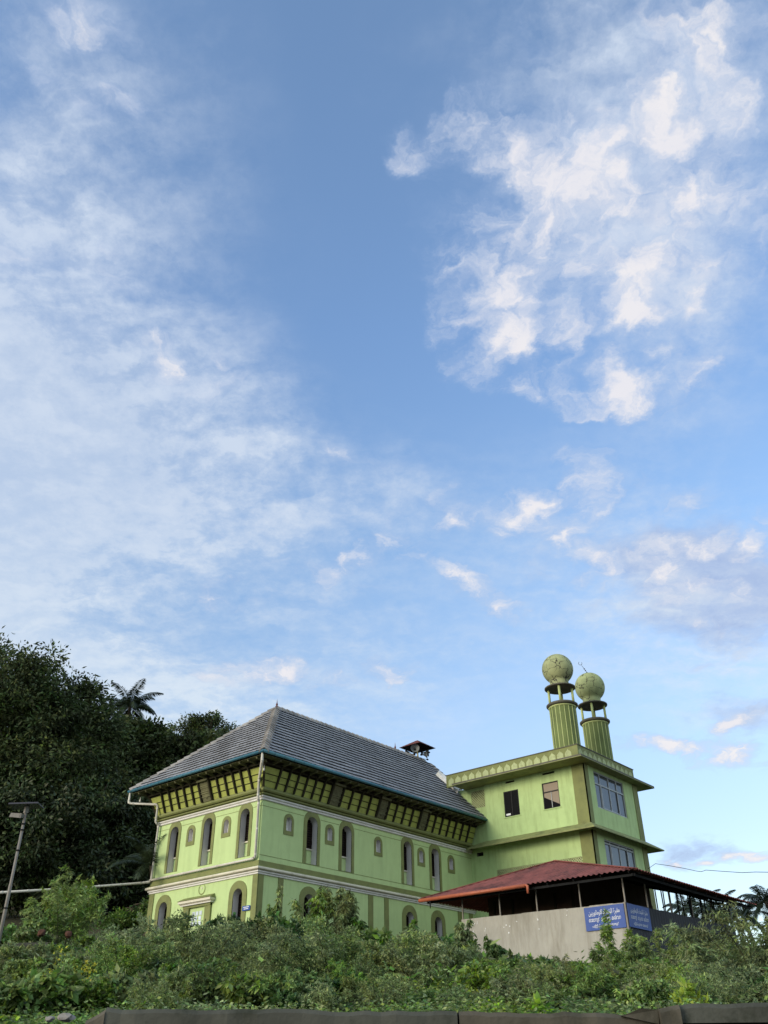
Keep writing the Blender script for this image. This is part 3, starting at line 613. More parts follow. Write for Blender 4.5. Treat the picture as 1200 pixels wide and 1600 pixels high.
# ------------------------------------------------------------------ annex
AX, AY0, AY1 = 9.2, 18.95, 26.25
annex = thing('annex_building', 'flat roofed green annex with arched parapet and olive corner pilasters', 'building', (4.5, 22.6, GZ))
FA = lambda u, z, n: (u, AY0-n, z)
FB = lambda u, z, n: (AX+n, u, z)
h1 = [rect(2.96, 4.15, 15.83, 17.5), rect(6.0, 7.22, 15.83, 17.5), rect(3.22, 3.92, 18.02, 18.14), rect(6.13, 7.04, 18.02, 18.14), rect(.5, 1.0, 13.68, 13.92), rect(1.98, 8.3, 12.14, 12.66)]
h2 = [rect(20.2, 24.25, 15.68, 18.02), rect(20.4, 24.4, 11.5, 13.78)]
w_ = wall_face(FA, [(1.43, 14.5), (0, 14.5), (0, GZ-1), (AX, GZ-1), (AX, 18.3), (1.43, 18.3)][::-1], h1)
w2 = wall_face(FB, rect(AY0, AY1, GZ-1, 18.3), h2); w_.F = None; w_.add(w2.v, w2.f)
FC = lambda u, z, n: (u, AY0+.16-n, z)
w3 = wall_face(FC, rect(-2.2, 1.43, 14.0, 18.3), [rect(.2, 1.36, 16.86, 18.04)]); w_.add(w3.v, w3.f)
w_.add([(1.43, AY0, 14.5), (1.43, AY0+.16, 14.5), (1.43, AY0+.16, 18.3), (1.43, AY0, 18.3), (0, AY1, GZ-1), (AX, AY1, GZ-1), (AX, AY1, 18.3), (0, AY1, 18.3), (0, AY0+.3, GZ-1), (0, AY0+.3, 18.3),
        (-2.2, AY1, 15.0), (-2.2, AY0+.16, 15.0), (-2.2, AY0+.16, 18.3), (-2.2, AY1, 18.3)],
       [(0, 1, 2, 3), (4, 7, 6, 5), (4, 8, 9, 7), (10, 11, 12, 13)])
w_.build('wall', 'green2', annex)
def lattice(F, u0, u1, z0, z1, st, n=0.0, parent=annex, back=.12):
    b = MB(F)
    for sgn in (1, -1):
        c = u0-(z1-z0) if sgn > 0 else u0
        while c < (u1 if sgn > 0 else u1+(z1-z0)):
            ta, tb = 0.0, z1-z0
            if sgn > 0: ta = max(ta, u0-c); tb = min(tb, u1-c)
            else: ta = max(ta, c-u1); tb = min(tb, c-u0)
            if tb-ta > .02:
                p = (c+sgn*ta, z0+ta); q = (c+sgn*tb, z0+tb); d = .018
                b.add([(p[0]-d, p[1]+sgn*d, n-.01-.002*sgn), (p[0]+d, p[1]-sgn*d, n-.01-.002*sgn), (q[0]+d, q[1]-sgn*d, n-.01-.002*sgn), (q[0]-d, q[1]+sgn*d, n-.01-.002*sgn),
                       (p[0]-d, p[1]+sgn*d, n-.05), (p[0]+d, p[1]-sgn*d, n-.05), (q[0]+d, q[1]-sgn*d, n-.05), (q[0]-d, q[1]+sgn*d, n-.05)],
                      [(0, 1, 2, 3), (0, 4, 5, 1), (1, 5, 6, 2), (2, 6, 7, 3), (3, 7, 4, 0)])
            c += st
    o = b.build('lattice_screen', 'arch', parent)
    MB(F).quad((u0, z0, n-back), (u1, z0, n-back), (u1, z1, n-back), (u0, z1, n-back)).build('dark_room', 'black', o)
    shaft_walls(F, rect(u0, u1, z0, z1), n, n-back).build('reveal', 'green2', o); return o
lattice(FC, .2, 1.36, 16.86, 18.04, .17); lattice(FA, 1.98, 8.3, 12.14, 12.66, .17)
for r in h1[2:5]:
    (u0, z0), _, (u1, z1), _ = r
    o = shaft_walls(FA, r, 0, -.25).build('vent', 'conc', annex)
    MB(FA).quad((u0, z0, -.25), (u1, z0, -.25), (u1, z1, -.25), (u0, z1, -.25)).build('dark_room', 'black', o)
def win_frame(F, u0, u1, z0, z1, us, zs, w, mat, dep=.10, glass='glass', parent=annex):
    b = MB(F)
    b.box(u0, u0+w, z0, z1, -dep, -dep+.07).box(u1-w, u1, z0, z1, -dep, -dep+.07).box(u0+w, u1-w, z0, z0+w, -dep, -dep+.07).box(u0+w, u1-w, z1-w, z1, -dep, -dep+.07)
    for u in us: b.box(u-w/2, u+w/2, z0+w, z1-w, -dep, -dep+.068)
    for z in zs: b.box(u0+w, u1-w, z-w*.6, z+w*.6, -dep+.002, -dep+.072)
    o = b.build('window', mat, parent)
    shaft_walls(F, rect(u0, u1, z0, z1), 0, -dep).build('reveal', 'green2', o)
    rnd = random.Random(int(u0*10+z0))
    eu = [u0]+list(us)+[u1]; ez = [z0]+list(zs)+[z1]; g = MB(F)
    for i in range(len(eu)-1):
        for j in range(len(ez)-1):
            t1, t2 = rnd.uniform(-.006, .006), rnd.uniform(-.006, .006)
            g.quad((eu[i], ez[j], -dep+.02+t1), (eu[i+1], ez[j], -dep+.02-t1), (eu[i+1], ez[j+1], -dep+.02-t2), (eu[i], ez[j+1], -dep+.02+t2))
    g.build('glass', glass, o); return o
# louvred window, one slat gone at the bottom
lo = win_frame(FA, 2.96, 4.15, 15.83, 17.5, [3.56], [], .06, 'darkframe', glass='black')
b = MB(FA)
for z in np.arange(15.92, 17.42, .105):
    for a, c in ((3.03, 3.52), (3.6, 4.08)): b.add([(a, z, -.085), (c, z, -.085), (c, z+.08, -.03), (a, z+.08, -.03)], [(0, 1, 2, 3)])
b.build('louvre', 'darkframe', lo); MB(FA).box(3.06, 3.40, 15.93, 16.05, -.03, -.02).build('loose_card', 'lettering', lo)
win_frame(FA, 6.0, 7.22, 15.83, 17.5, [], [16.91], .05, 'darkframe', glass='glass2').name = 'window'
b = MB(FA).box(6.59, 6.63, 15.88, 16.88, -.09, -.04); b.build('mullion', 'alu', annex)
MB(FA).add([(6.05, 15.88, -.06), (7.15, 15.88, -.06), (7.15, 16.02, -.06), (6.05, 16.62, -.06)], [(0, 1, 2, 3)]).build('roof_reflection', 'black', annex)  # dark shape painted in as the hall roof mirrored in the pane
MB(FA).box(2.88, 4.23, 15.77, 15.83, 0, .04).build('sill', 'green2', annex); MB(FA).box(5.92, 7.30, 15.77, 15.83, 0, .04).build('sill', 'green2', annex)
for z0, z1, zt, u0, u1 in ((15.68, 18.02, 17.24, 20.2, 24.25), (11.5, 13.78, 13.56, 20.4, 24.4)):
    us = [u0+(u1-u0)*k for k in (.2, .5, .77)]
    o = win_frame(FB, u0, u1, z0, z1, us, [zt], .075, 'alu', dep=.12)
    b = MB(FB).box(us[0]+.03, us[0]+.09, z0+.07, zt, -.07, -.03).box(us[2]-.09, us[2]-.03, z0+.07, zt, -.07, -.03).box(us[0], us[2], z0+.05, z0+.12, -.07, -.03); b.build('sash', 'alu', o)
# light from openings on the far side of the rooms: white window boards standing inside
# pilasters
for F, u0, u1 in ((FA, 8.34, 9.245), (FB, AY0-.045, 19.42), (FB, 25.62, 26.29)):
    MB(F).box(u0, u1, GZ-1, 14.1, -.02, .045).build('pilaster', 'olive', annex); MB(F).box(u0, u1, 14.5, 18.22, -.02, .045).build('pilaster', 'olive', annex)
# sunshade between the storeys
ch = MB(); zi, zo, th = 14.56, 14.06, .07
Pi = [(1.2, AY0-.0, zi), (AX, AY0, zi), (AX, AY1, zi), (4, AY1, zi)]; Po = [(.45, 17.95, zo), (9.95, 17.9, zo), (9.95, 27.45, zo), (4, 27.45, zo)]
for i in range(3):
    a, b_, c, d = Pi[i], Pi[i+1], Po[i+1], Po[i]
    dn = lambda p: (p[0], p[1], p[2]-th)
    ch.quad(d, c, b_, a); ch.quad(dn(a), dn(b_), dn(c), dn(d)); ch.quad(d, dn(d), dn(c), c)
ch.quad(Pi[0], (0.02, AY0, 14.42), (.06, 18.3, 14.16), Po[0]); ch.quad(tuple(np.subtract(Po[0], (0, 0, th))), (.06, 18.3, 14.16-th), (0.02, AY0, 14.42-th), tuple(np.subtract(Pi[0], (0, 0, th)))); ch.quad(Po[0], (.06, 18.3, 14.16), (.06, 18.3, 14.16-th), tuple(np.subtract(Po[0], (0, 0, th))))
ch.build('sunshade', 'olive2', annex)
# roof slab and parapet
MB().box(-.25, 9.9, 17.5, 27.7, 18.23, 18.27).build('ceiling_slab', 'olive2', annex)
MB().box(-.25, 9.9, 17.5, 27.7, 18.27, 18.37).build('roof_slab', 'conc', annex)
pr = MB().box(-1.15, 9.4, 18.1, 18.22, 18.37, 19.20).box(9.28, 9.4, 18.22, 25.75, 18.37, 19.20).build('parapet', 'olive', annex)
MB().box(-1.2, 9.44, 18.06, 18.26, 19.20, 19.25).box(9.24, 9.44, 18.26, 25.8, 19.20, 19.25).build('parapet_cap', 'conc', pr)
def ogee(uc, z0, z1, w):
    h = w/2; p = [(uc-h, z0), (uc-h, z0+(z1-z0)*.55)]
    for t in (.2, .45, .7, .88): p.append((uc-h*math.cos(t*math.pi/2)*(1-.15*t), z0+(z1-z0)*(.55+.36*t)))
    p.append((uc, z1)); return p+[(2*uc-x, y) for x, y in p[-2::-1]]
FP = lambda u, z, n: (u, 18.1-n, z); FQ = lambda u, z, n: (9.4+n, u, z)
for i in range(17):
    plate(FP, ogee(-.72+.588*i, 18.44, 19.06, .47), 0, .018).build('arch_panel', 'arch', pr)
for i in range(12):
    plate(FQ, ogee(18.42+.622*i, 18.44, 19.06, .50), 0, .018).build('arch_panel', 'arch', pr)
# ------------------------------------------------------------------ minarets
def minaret(x, y, label, ballmat, finial):
    t = thing('minaret', label, 'tower', (x, y, 18.37))
    N_ = 18; prof = []
    b = MB(); n = 72; pts = []
    for z in (18.37, 22.45):
        for j in range(n): a = 2*math.pi*j/n; pts.append((x+.88*math.cos(a), y+.88*math.sin(a), z))
    b.add(pts, [(j, (j+1) % n, n+(j+1) % n, n+j) for j in range(n)]); b.build('shaft', 'shaft', t, True)
    rb = MB()
    for j in range(N_):
        a = 2*math.pi*(j+.35)/N_; c, s_ = math.cos(a), math.sin(a)
        rb.beam((x+.885*c, y+.885*s_, 18.4), (x+.885*c, y+.885*s_, 22.42), .045, .045, up=(c, s_, 0))
    rb.build('rib', 'rib', t)
    MB().lathe([(.88, -.02), (.93, 0), (.95, .06), (.90, .10)], (x, y, 22.38), 48).build('ring', 'rib', t, True)
    MB().lathe([(.90, .0), (1.02, .03), (1.07, .09), (1.07, .16), (1.0, .22), (.0, .24)], (x, y, 22.47), 48).build('collar', 'conc', t, True)
    f = math.atan2(CAM[1]-y, CAM[0]-x)
    for k in range(4):
        a = f+R(-4)+k*math.pi/2; MB().tube([(x+.80*math.cos(a), y+.80*math.sin(a), 22.7), (x+.80*math.cos(a), y+.80*math.sin(a), 23.82)], .085, 12).build('column', 'rib', t, True)
    MB().lathe([(.0, 0), (1.0, 0), (1.06, .03), (1.06, .09), (.99, .12), (.0, .13)], (x, y, 23.80), 48).build('disc', 'conc', t, True)
    pf = [(.66, .0), (.655, .12), (.64, .30), (.645, .36)]
    zc, r = 1.30, 1.08
    a0 = math.asin(-.95/1.08*0.88)
    for i in range(25):
        a = -R(53)+(R(90)+R(53))*i/24; pf.append((r*math.cos(a), zc+.04+r*math.sin(a)))
    MB().lathe(pf, (x, y, 23.93), 56).build('dome', ballmat, t, True)
    if finial:
        z = 26.33; q = Vector((-.10, -.04, .99)).normalized()
        lean_ = Vector((RH[0]*-.55, RH[1]*-.55, 1)).normalized(); o = Vector((x, y, z))
        g = MB().tube([o-lean_*.1, o+lean_*.85], [.022, .012], 8)
        for s_ in (.12, .3, .45): g.tube([o+lean_*(s_-.05), o+lean_*s_, o+lean_*(s_+.05)], [.015, .055, .015], 10)
        pts = [o+lean_*(.95)+Vector((RH[0], RH[1], 0))*(.13*math.cos(R(a)))+Vector((0, 0, 1))*(.13*math.sin(R(a))) for a in range(120, 420, 20)]
        g.tube(pts, .014, 6); g.build('finial', 'darkframe', t)
    return t
minaret(7.8, 19.72, 'nearer minaret whose bulb dome is covered in dark cracks', 'ball', False)
minaret(7.8, 24.25, 'farther minaret with a bent crescent finial on its stained bulb dome', 'ball2', True)
# ------------------------------------------------------------------ loudspeaker turret on the ridge
tx, ty, tz = XR, 19.17, RZ1
tu = thing('loudspeaker_turret', 'small red pyramid canopy over loudspeakers on the roof ridge', 'loudspeaker', (tx, ty, tz))
MB().lathe([(.13, -.2), (.13, .02), (.07, .06), (.11, .12), (.06, .17), (.055, .55), (.075, .6), (.04, .64), (.035, 1.35)], (tx, ty, tz), 12).build('post', 'brass', tu, True)
c_ = MB(); hw = .98; z0 = tz+.80; z1 = tz+1.40
cc = [(tx-hw, ty-hw, z0), (tx+hw, ty-hw, z0), (tx+hw, ty+hw, z0), (tx-hw, ty+hw, z0)]
rows = 6
for k in range(4):
    a, b_ = Vector(cc[k]), Vector(cc[(k+1) % 4]); ap = Vector((tx, ty, z1))
    for i in range(rows):
        t0, t1 = i/rows, (i+1)/rows; l = Vector((0, 0, .02))
        p = [a.lerp(ap, t0)+l, b_.lerp(ap, t0)+l, b_.lerp(ap, t1), a.lerp(ap, t1)]
        c_.quad(*[tuple(v) for v in p]); c_.quad(tuple(a.lerp(ap, t0)), tuple(b_.lerp(ap, t0)), tuple(p[1]), tuple(p[0]))
c_.build('canopy', 'maroon', tu)
u_ = MB()
for k in range(4): u_.quad(cc[k], (tx, ty, z1-.03), cc[(k+1) % 4])
u_.build('canopy_underside', 'shutter', tu)
MB().box(tx-hw+.1, tx+hw-.1, ty-.02, ty+.02, z0+.02, z0+.06).box(tx-.02, tx+.02, ty-hw+.1, ty+hw-.1, z0+.07, z0+.11).build('bracket_arm', 'darksteel', tu)
def horn(o, d, s=1.0):
    d = Vector(d).normalized(); o = Vector(o)
    h = MB().tube([o, o+d*.12*s, o+d*.22*s, o+d*.32*s, o+d*.40*s, o+d*.44*s], [.05*s, .06*s, .11*s, .19*s, .27*s, .31*s], 20, cap=False).build('horn', 'horn', tu, True)
    MB().tube([o-d*.16*s, o-d*.02*s, o+d*.02*s], [.07*s, .09*s, .05*s], 12).build('driver', 'darksteel', h, True)
    ring_ = MB().tube([o+d*.43*s, o+d*.455*s], [.315*s, .315*s], 20, cap=False).build('rim', 'darksteel', h)
horn((tx+.10, ty-.40, tz+.50), (.55, -.75, .10), 1.05); horn((tx+.15, ty+.45, tz+.50), (.8, .5, .0), .95); horn((tx+.38, ty+.05, tz+.22), (.6, .55, .0), .85); horn((tx-.3, ty-.15, tz+.35), (-.9, -.3, 0), .95)
for p in ((tx-.35, ty-.95, tz+.42), (tx-.2, ty-1.0, tz+.18), (tx+.15, ty+.98, tz+.12), (tx+.35, ty+.95, tz+.62)):
    b = MB().tube([(p[0], p[1]-.07, p[2]), (p[0], p[1]+.07, p[2])], .06, 10); b.beam(p, (tx, ty, p[2]-.05), .02, .02); b.build('lamp', 'darksteel', tu)
# ------------------------------------------------------------------ walled shed with the red sheet roof
SX0, SX1, SY0, SY1, SZE = 6.6, 18.3, 5.0, 18.6, 8.82
WX0, WX1, WY = 8.32, 17.08, 6.0
shed = thing('open_sided_shed', 'open sided shed with red corrugated hip roof above grey cladding sheets', 'shed', (12.7, 11.5, 5.0))
PK = Vector((11.3, 10.5, 10.76)); PK2 = Vector((11.3, 18.6, 10.80))
def corr_face(A, B, Cc, D, pitch=.26, amp=.05, mat='red', name='roof'):
    """corrugated sheet: eave A-B, top D-C, ribs run from eave to top, clipped to the quad"""
    A, B, Cc, D = map(Vector, (A, B, Cc, D)); S = (B-A); Ls = S.length; S.normalize()
    nrm = S.cross(D-A).normalized(); nrm = nrm if nrm.z > 0 else -nrm
    up = nrm.cross(S).normalized(); up = up if up.z > 0 else -up
    dD = (D-A).dot(S); dC = (Cc-A).dot(S); H = (D-A).dot(up); HC = (Cc-A).dot(up)
    def top(s):
        if s <= dD: return H*s/max(dD, 1e-6) if dD > 0 else H
        if s >= dC: return HC*(Ls-s)/max(Ls-dC, 1e-6)
        return H+(HC-H)*(s-dD)/max(dC-dD, 1e-6)
    n = int(Ls/(pitch/4)); vs = []; fs = []
    for i in range(n+1):
        s = Ls*i/n; ph = i % 4; h = (0, amp, amp, 0)[ph]; tp = max(top(s), 0.0)
        ov = -0.03+.012*math.sin(i*.37)
        vs += [tuple(A+S*s+up*ov+nrm*h), tuple(A+S*s+up*(tp*.5)+nrm*(h+.004)), tuple(A+S*s+up*(tp*.5)+nrm*(h+.0)), tuple(A+S*s+up*tp+nrm*h)]
    for i in range(n): k = i*4; fs += [(k, k+4, k+5, k+1), (k+2, k+6, k+7, k+3)]
    return mesh_obj(name, vs, fs, mat, shed)
LF, RF, RB, LB = (SX0, SY0, SZE), (SX1, SY0, SZE-.06), (SX1, SY1, SZE+.0), (SX0, SY1, SZE)
corr_face(LF, RF, PK, PK); corr_face(RF, RB, PK2, PK); corr_face(LB, LF, PK, PK2)
for p, q in ((LF, PK), (RF, PK), (PK, PK2)):
    MB().beam(Vector(p)+Vector((0, 0, .05)), Vector(q)+Vector((0, 0, .06)), .26, .035).build('ridge_strip', 'red', shed)
gutter((SX0-.02, SY0-.08, SZE-.06), (12.8, SY0-.08, SZE-.08), mat='orange', r=.085, parent=shed, step=1.15)
MB().tube([(12.8, SY0-.08, SZE-.06), (12.92, SY0-.08, SZE-.1), (12.92, SY0-.08, SZE-.42)], .055, 10).build('spout', 'orange', shed, True)
MB().tube([(SX0+.65, SY0-.08, SZE-.12), (SX0+.66, SY0-.08, SZE-.48)], [.05, .015], 8).build('spout', 'darksteel', shed, True)
# frame
fb = MB()
def lerp3(a, b, t): return tuple(Vector(a).lerp(Vector(b), t))
for x in np.linspace(SX0+.5, SX1-.4, 9):
    if x < PK.x: z_top = SZE+(PK.z-SZE)*(x-SX0)/(PK.x-SX0); y_top = SY0+(PK.y-SY0)*(x-SX0)/(PK.x-SX0)
    else: z_top = SZE+(PK.z-SZE)*(SX1-x)/(SX1-PK.x); y_top = SY0+(PK.y-SY0)*(SX1-x)/(SX1-PK.x)
    fb.beam((x, SY0+.1, SZE-.10), (x, y_top, z_top-.12), .05, .07)
for y in np.linspace(SY0+.6, SY1-.4, 12):
    t = min(1, (y-SY0)/(PK.y-SY0), ); fb.beam((SX1-.1, y, SZE-.12), (SX1+(PK.x-SX1)*t, y, SZE+(PK.z-SZE)*t-.12), .05, .07)
fb.beam((SX0+.2, SY0+.3, SZE-.14), (SX1-.2, SY0+.3, SZE-.2), .06, .1).beam((SX1-.3, SY0+.2, SZE-.2), (SX1-.3, SY1-.2, SZE-.14), .06, .1)
fb.beam((WX0, WY, SZE-.02), (WX1, WY, SZE-.05), .06, .08).beam((WX1, WY, SZE-.05), (WX1, SY1-.4, SZE-.02), .06, .08)
fb.build('roof_frame', 'darksteel', shed)
# cladding: ribbed sheets standing on a brick plinth
def clad(F, u0, u1, z0, z1a, z1b, mat):
    b = MB(F); pitch = .26; n = int((u1-u0)/(pitch/4)); vs = []; fs = []
    rnd = random.Random(int(u0*7))
    for i in range(n+1):
        u = u0+(u1-u0)*i/n; h = (0, .011, .011, 0)[i % 4]; zt = z1a+(z1b-z1a)*i/n+.012*math.sin(int(i/18)*2.3)
        vs += [(u, z0, h), (u, zt, h)]
    for i in range(n): fs.append((2*i, 2*i+2, 2*i+3, 2*i+1))
    b.add(vs, fs); b.box(u0, u1, z0-.10, z0, -.02, .05); return b.build('cladding', mat, shed)
FS = lambda u, z, n: (u, WY-n, z); FT = lambda u, z, n: (WX1+n, u, z)
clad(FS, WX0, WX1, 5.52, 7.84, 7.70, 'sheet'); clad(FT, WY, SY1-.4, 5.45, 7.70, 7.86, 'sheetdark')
MB().box(WX0, WX1-.05, WY+.02, WY+.25, 4.4, 5.45).box(WX1-.26, WX1-.01, WY+.26, SY1-.4, 4.3, 5.4).build('plinth', 'brick', shed)
MB(FT).box(WY-.03, WY+.05, 5.45, 7.72, -.05, .03).build('corner_trim', 'steel', shed)
random.seed(12); pt = MB(FS)
for _ in range(16):
    u, z = random.uniform(WX0+.6, WX1-2.8), random.uniform(7.0, 7.7); w, h = random.uniform(.03, .10), random.uniform(.015, .05)
    pt.quad((u, z, .026), (u+w*.6, z-h, .026), (u+w, z+h*.4, .026), (u+w*.4, z+h, .026))
pt.build('pale_patch', 'lettering', shed)  # small pale quads scattered over the upper front sheets
for x in (8.34, 10.54, 12.6, 14.88, 17.05): MB().beam((x, WY+.12, 5.3), (x, WY+.12, SZE+.02), .055, .055).build('post', 'steel', shed)
for i, y in enumerate(np.linspace(8.4, SY1-.42, 5)): MB().beam((WX1-.08, y, 5.3), (WX1-.08, y, SZE), .055, .055).build('post', 'steel', shed)
random.seed(3)
for x in np.linspace(12.6, WX1-.1, 12): MB().beam((x, SY1-.42, 5.3), (x+random.uniform(-.16, .16), SY1-.42, SZE+(SX1-x)*.27), .05, .05).build('bar', 'darksteel', shed)
for y in np.linspace(10.2, SY1-1, 6): MB().beam((WX1-.08, y, 7.7), (WX1-.08, y+random.uniform(-.1, .1), SZE), .04, .04).build('bar', 'darksteel', shed)
# inner chamber of dark boards
IX0, IX1, IY0, IY1 = 7.9, 13.0, 9.0, 17.5
ib = MB().box(IX0, IX0+2.6, IY0, IY0+.08, 5.2, 9.2).box(IX0+2.6, IX1, IY0, IY0+.08, 5.2, 10.05).box(IX0, IX0+.08, IY0+.08, IY1, 5.2, 9.2).box(IX1-.08, IX1, IY0+.08, IY1, 5.2, 10.1).box(IX0, IX1, IY1, IY1+.08, 5.2, 9.2)
ch_ = ib.build('inner_chamber', 'brown', shed)
for x in (8.3, 9.4, 10.6, 11.9, 12.9): MB().box(x-.06, x+.06, IY0-.04, IY0, 5.2, 9.0).build('batten', 'wood', ch_)
MB().box(11.0, 12.9, IY0-.03, IY0-.005, 8.0, 8.22).build('vent_panel', 'wood2', ch_)
q = MB()
for k in range(3): q.box(13.1+.62*k, 13.62+.62*k, IY0-.02, IY0, 8.62, 8.8)
# ------------------------------------------------------------------ signs with their lettering
def text_mesh(txt, size, F, uc, z, n, parent, sx=1.0, fit=None, bold=0.0, name='lettering'):
    cu = bpy.data.curves.new('t', 'FONT'); cu.body = txt; cu.size = size; cu.align_x = 'CENTER'; cu.offset = bold; cu.resolution_u = 3
    to = bpy.data.objects.new('t', cu); COL.objects.link(to); bpy.context.view_layer.update()
    dg = bpy.context.evaluated_depsgraph_get(); me = to.evaluated_get(dg).to_mesh()
    mx_ = max((abs(v.co.x) for v in me.vertices), default=1.0)
    if fit: sx = fit/2/mx_
    vs = [(v.co.x*sx, v.co.y) for v in me.vertices]; fs = [list(p.vertices) for p in me.polygons]
    to.to_mesh_clear(); 
    bpy.data.objects.remove(to)
    if not vs: return None
    return mesh_obj(name, [F(uc+x, z+y, n) for x, y in vs], fs, 'lettering', parent)
ARAB = ['\uFEE6\uFEF4\uFEF3\uFEAD\uFEEE\uFEE7\uFE8E\uFEE3\uFEED\uFEFB\uFE8D', '\uFE80\uFE8D\uFEAA\uFEEC\uFEB8\uFEDF\uFE8D', '\uFE93\uFEAE\uFE92\uFED8\uFEE3']
MAL1 = '\u0D13\u0D2E\u0D3E\u0D28\u0D42\u0D7C  \u0D36\u0D41\u0D39\u0D26\u0D3E  \u0D2E\u0D16\u0D4D\u0D2C\u0D31'
MAL2 = '\u0D2A\u0D33\u0D4D\u0D33\u0D3F\u0D2A\u0D4D\u0D2A\u0D41\u0D31\u0D3E\u0D2F  \u0D13\u0D2E\u0D3E\u0D28\u0D42\u0D7C'
def sign(F, u0, u1, z0, z1, label):
    o = MB(F).box(u0, u1, z0, z1, .045, .07).build('sign_board', 'signblue', None); tag(o, label, 'sign')
    w = u1-u0; h = z1-z0; c = (u0+u1)/2
    text_mesh(' '.join(ARAB), .27, F, c, z0+h*.66, .074, o, fit=w*.78)
    text_mesh(MAL1, .22, F, c, z0+h*.37, .075, o, fit=w*.80)
    text_mesh(MAL2, .14, F, c, z0+h*.13, .074, o, fit=w*.66)
    return o
sign(FS, 15.10, 17.03, 6.72, 7.66, 'blue sign lettered in white on the pale front cladding of the shed')
sign(FT, 6.06, 8.12, 6.74, 7.68, 'blue sign lettered in white on the dark side cladding of the shed')
# ------------------------------------------------------------------ lamp pole on the left slope
lx, ly = 13.55, -20.2
lp = thing('street_lamp', 'slim metal lamp pole with flat solar panel on the left slope', 'street lamp', (lx, ly, 3.4))
MB().tube([(lx, ly, 3.0), (lx, ly, 5.6), (lx, ly, 5.62), (lx, ly, 7.42)], [.045, .042, .036, .034], 12).build('pole', 'steel', lp, True)
rv = Vector((RH[0], RH[1], 0)); fv = Vector((FH[0], FH[1], 0)); T0 = Vector((lx, ly, 7.46))
pb = MB()
vs = []
for a, b_ in ((-.40, -.24), (.36, -.24), (.36, .24), (-.40, .24)):
    for h in (0, .035): vs.append(tuple(T0+rv*a+fv*b_+Vector((0, 0, .05+h-b_*.05+a*.02))))
pb.add(vs, [(0, 2, 4, 6), (1, 7, 5, 3), (0, 1, 3, 2), (2, 3, 5, 4), (4, 5, 7, 6), (6, 7, 1, 0)]); pb.build('solar_panel', 'solar', lp)
MB().beam(T0+Vector((0, 0, -.12)), T0+Vector((0, 0, .06)), .09, .09).build('bracket', 'steel', lp)
hd = MB().add([tuple(T0+rv*a+fv*b_+Vector((0, 0, z))) for a, b_, z in ((-.36, -.12, -.24), (-.06, -.12, -.27), (-.06, .08, -.22), (-.36, .08, -.19), (-.34, -.10, -.13), (-.06, -.10, -.15), (-.06, .08, -.12), (-.34, .08, -.10))],
              [(0, 3, 2, 1), (4, 5, 6, 7), (0, 1, 5, 4), (1, 2, 6, 5), (2, 3, 7, 6), (3, 0, 4, 7)]).build('lamp_head', 'steel', lp)
g = MB().add([tuple(T0+rv*a+fv*b_+Vector((0, 0, z))) for a, b_, z in ((-.345, -.125, -.235), (-.09, -.125, -.262), (-.09, -.112, -.16), (-.33, -.112, -.145))], [(0, 1, 2, 3)]); g.build('lens', 'steel', hd)
for z in (4.3, 5.05, 6.4, 6.9, 7.05): MB().tube([(lx, ly, z), (lx, ly, z+.035)], .05, 12).build('pipe_clamp', 'darksteel', lp)
# ------------------------------------------------------------------ overhead cable on the right
pts = []
for px, py, d in ((1012, 1358, 62), (1024, 1349.5, 61), (1045, 1352.5, 60), (1070, 1357, 59), (1088, 1361, 58), (1096, 1362, 57.6), (1103, 1359.5, 57), (1130, 1361.5, 55), (1160, 1363.5, 52), (1180, 1362.5, 50), (1215, 1363, 47), (1500, 1335, 30)):
    pts.append(tuple(at(px, py, d)))
tag(MB().tube(pts, .015, 6).build('overhead_cable', 'cable', None), 'thin black kinked cable running right from the annex', 'cable')
# ------------------------------------------------------------------ ground
def hgt(x, y):
    rx, ry = x-CAM[0], y-CAM[1]; d = rx*FH[0]+ry*FH[1]; s = rx*RH[0]+ry*RH[1]
    if d < 8.25: return 0.0
    h = 1.86+(d-8.25)*.100
    if d > 44: h = 1.86+35.75*.100+(d-44)*.16
    lf = max(0.0, min(1.0, (-s-2)/12)); h += lf*1.15*max(0, min(1, (d-14)/22))
    rt = max(0.0, min(1.0, (s-8)/14)); h -= rt*.6*max(0, min(1, (d-16)/22))
    h = min(h, 9.2)
    if d > 112: h -= (d-112)*.09
    if d > 58 and s < -8: h += min(9.5, (d-58)*.24)*min(1.0, (-8-s)/8)
    h = max(h, 1.5)
    if -10.5 < x < 10.5 and -1.5 < y < 28: h = min(max(h, 6.0), 7.3)
    return h+.16*math.sin(x*.55+1.3)*math.cos(y*.43)*min(1, (d-8.25)/6)
def ds(x, y):
    rx, ry = x-CAM[0], y-CAM[1]; return rx*FH[0]+ry*FH[1], rx*RH[0]+ry*RH[1]
def xy(d, s): return CAM[0]+FH[0]*d+RH[0]*s, CAM[1]+FH[1]*d+RH[1]*s
dd = list(np.linspace(8.3, 12, 9))+list(np.linspace(12.6, 60, 60))+list(np.linspace(62, 110, 20))+[130, 160, 220, 320, 600, 1200, 2500]
ss = [-2500, -900, -400, -200, -110]+list(np.linspace(-80, 80, 110))+[110, 200, 400, 900, 2500]
vs = []; fs = []
for d in dd:
    for s in ss:
        x, y = xy(d, s); vs.append((x, y, hgt(x, y)))
n = len(ss)
for i in range(len(dd)-1):
    for j in range(n-1): fs.append((i*n+j, i*n+j+1, (i+1)*n+j+1, (i+1)*n+j))
m, t, N, L, bs = _new('grassy soil')
tc = N.new('ShaderNodeTexCoord'); n1 = N.new('ShaderNodeTexNoise'); n1.inputs['Scale'].default_value = 1.5; n1.inputs['Detail'].default_value = 9; n1.inputs['Roughness'].default_value = .7; L.new(tc.outputs['Object'], n1.inputs['Vector'])
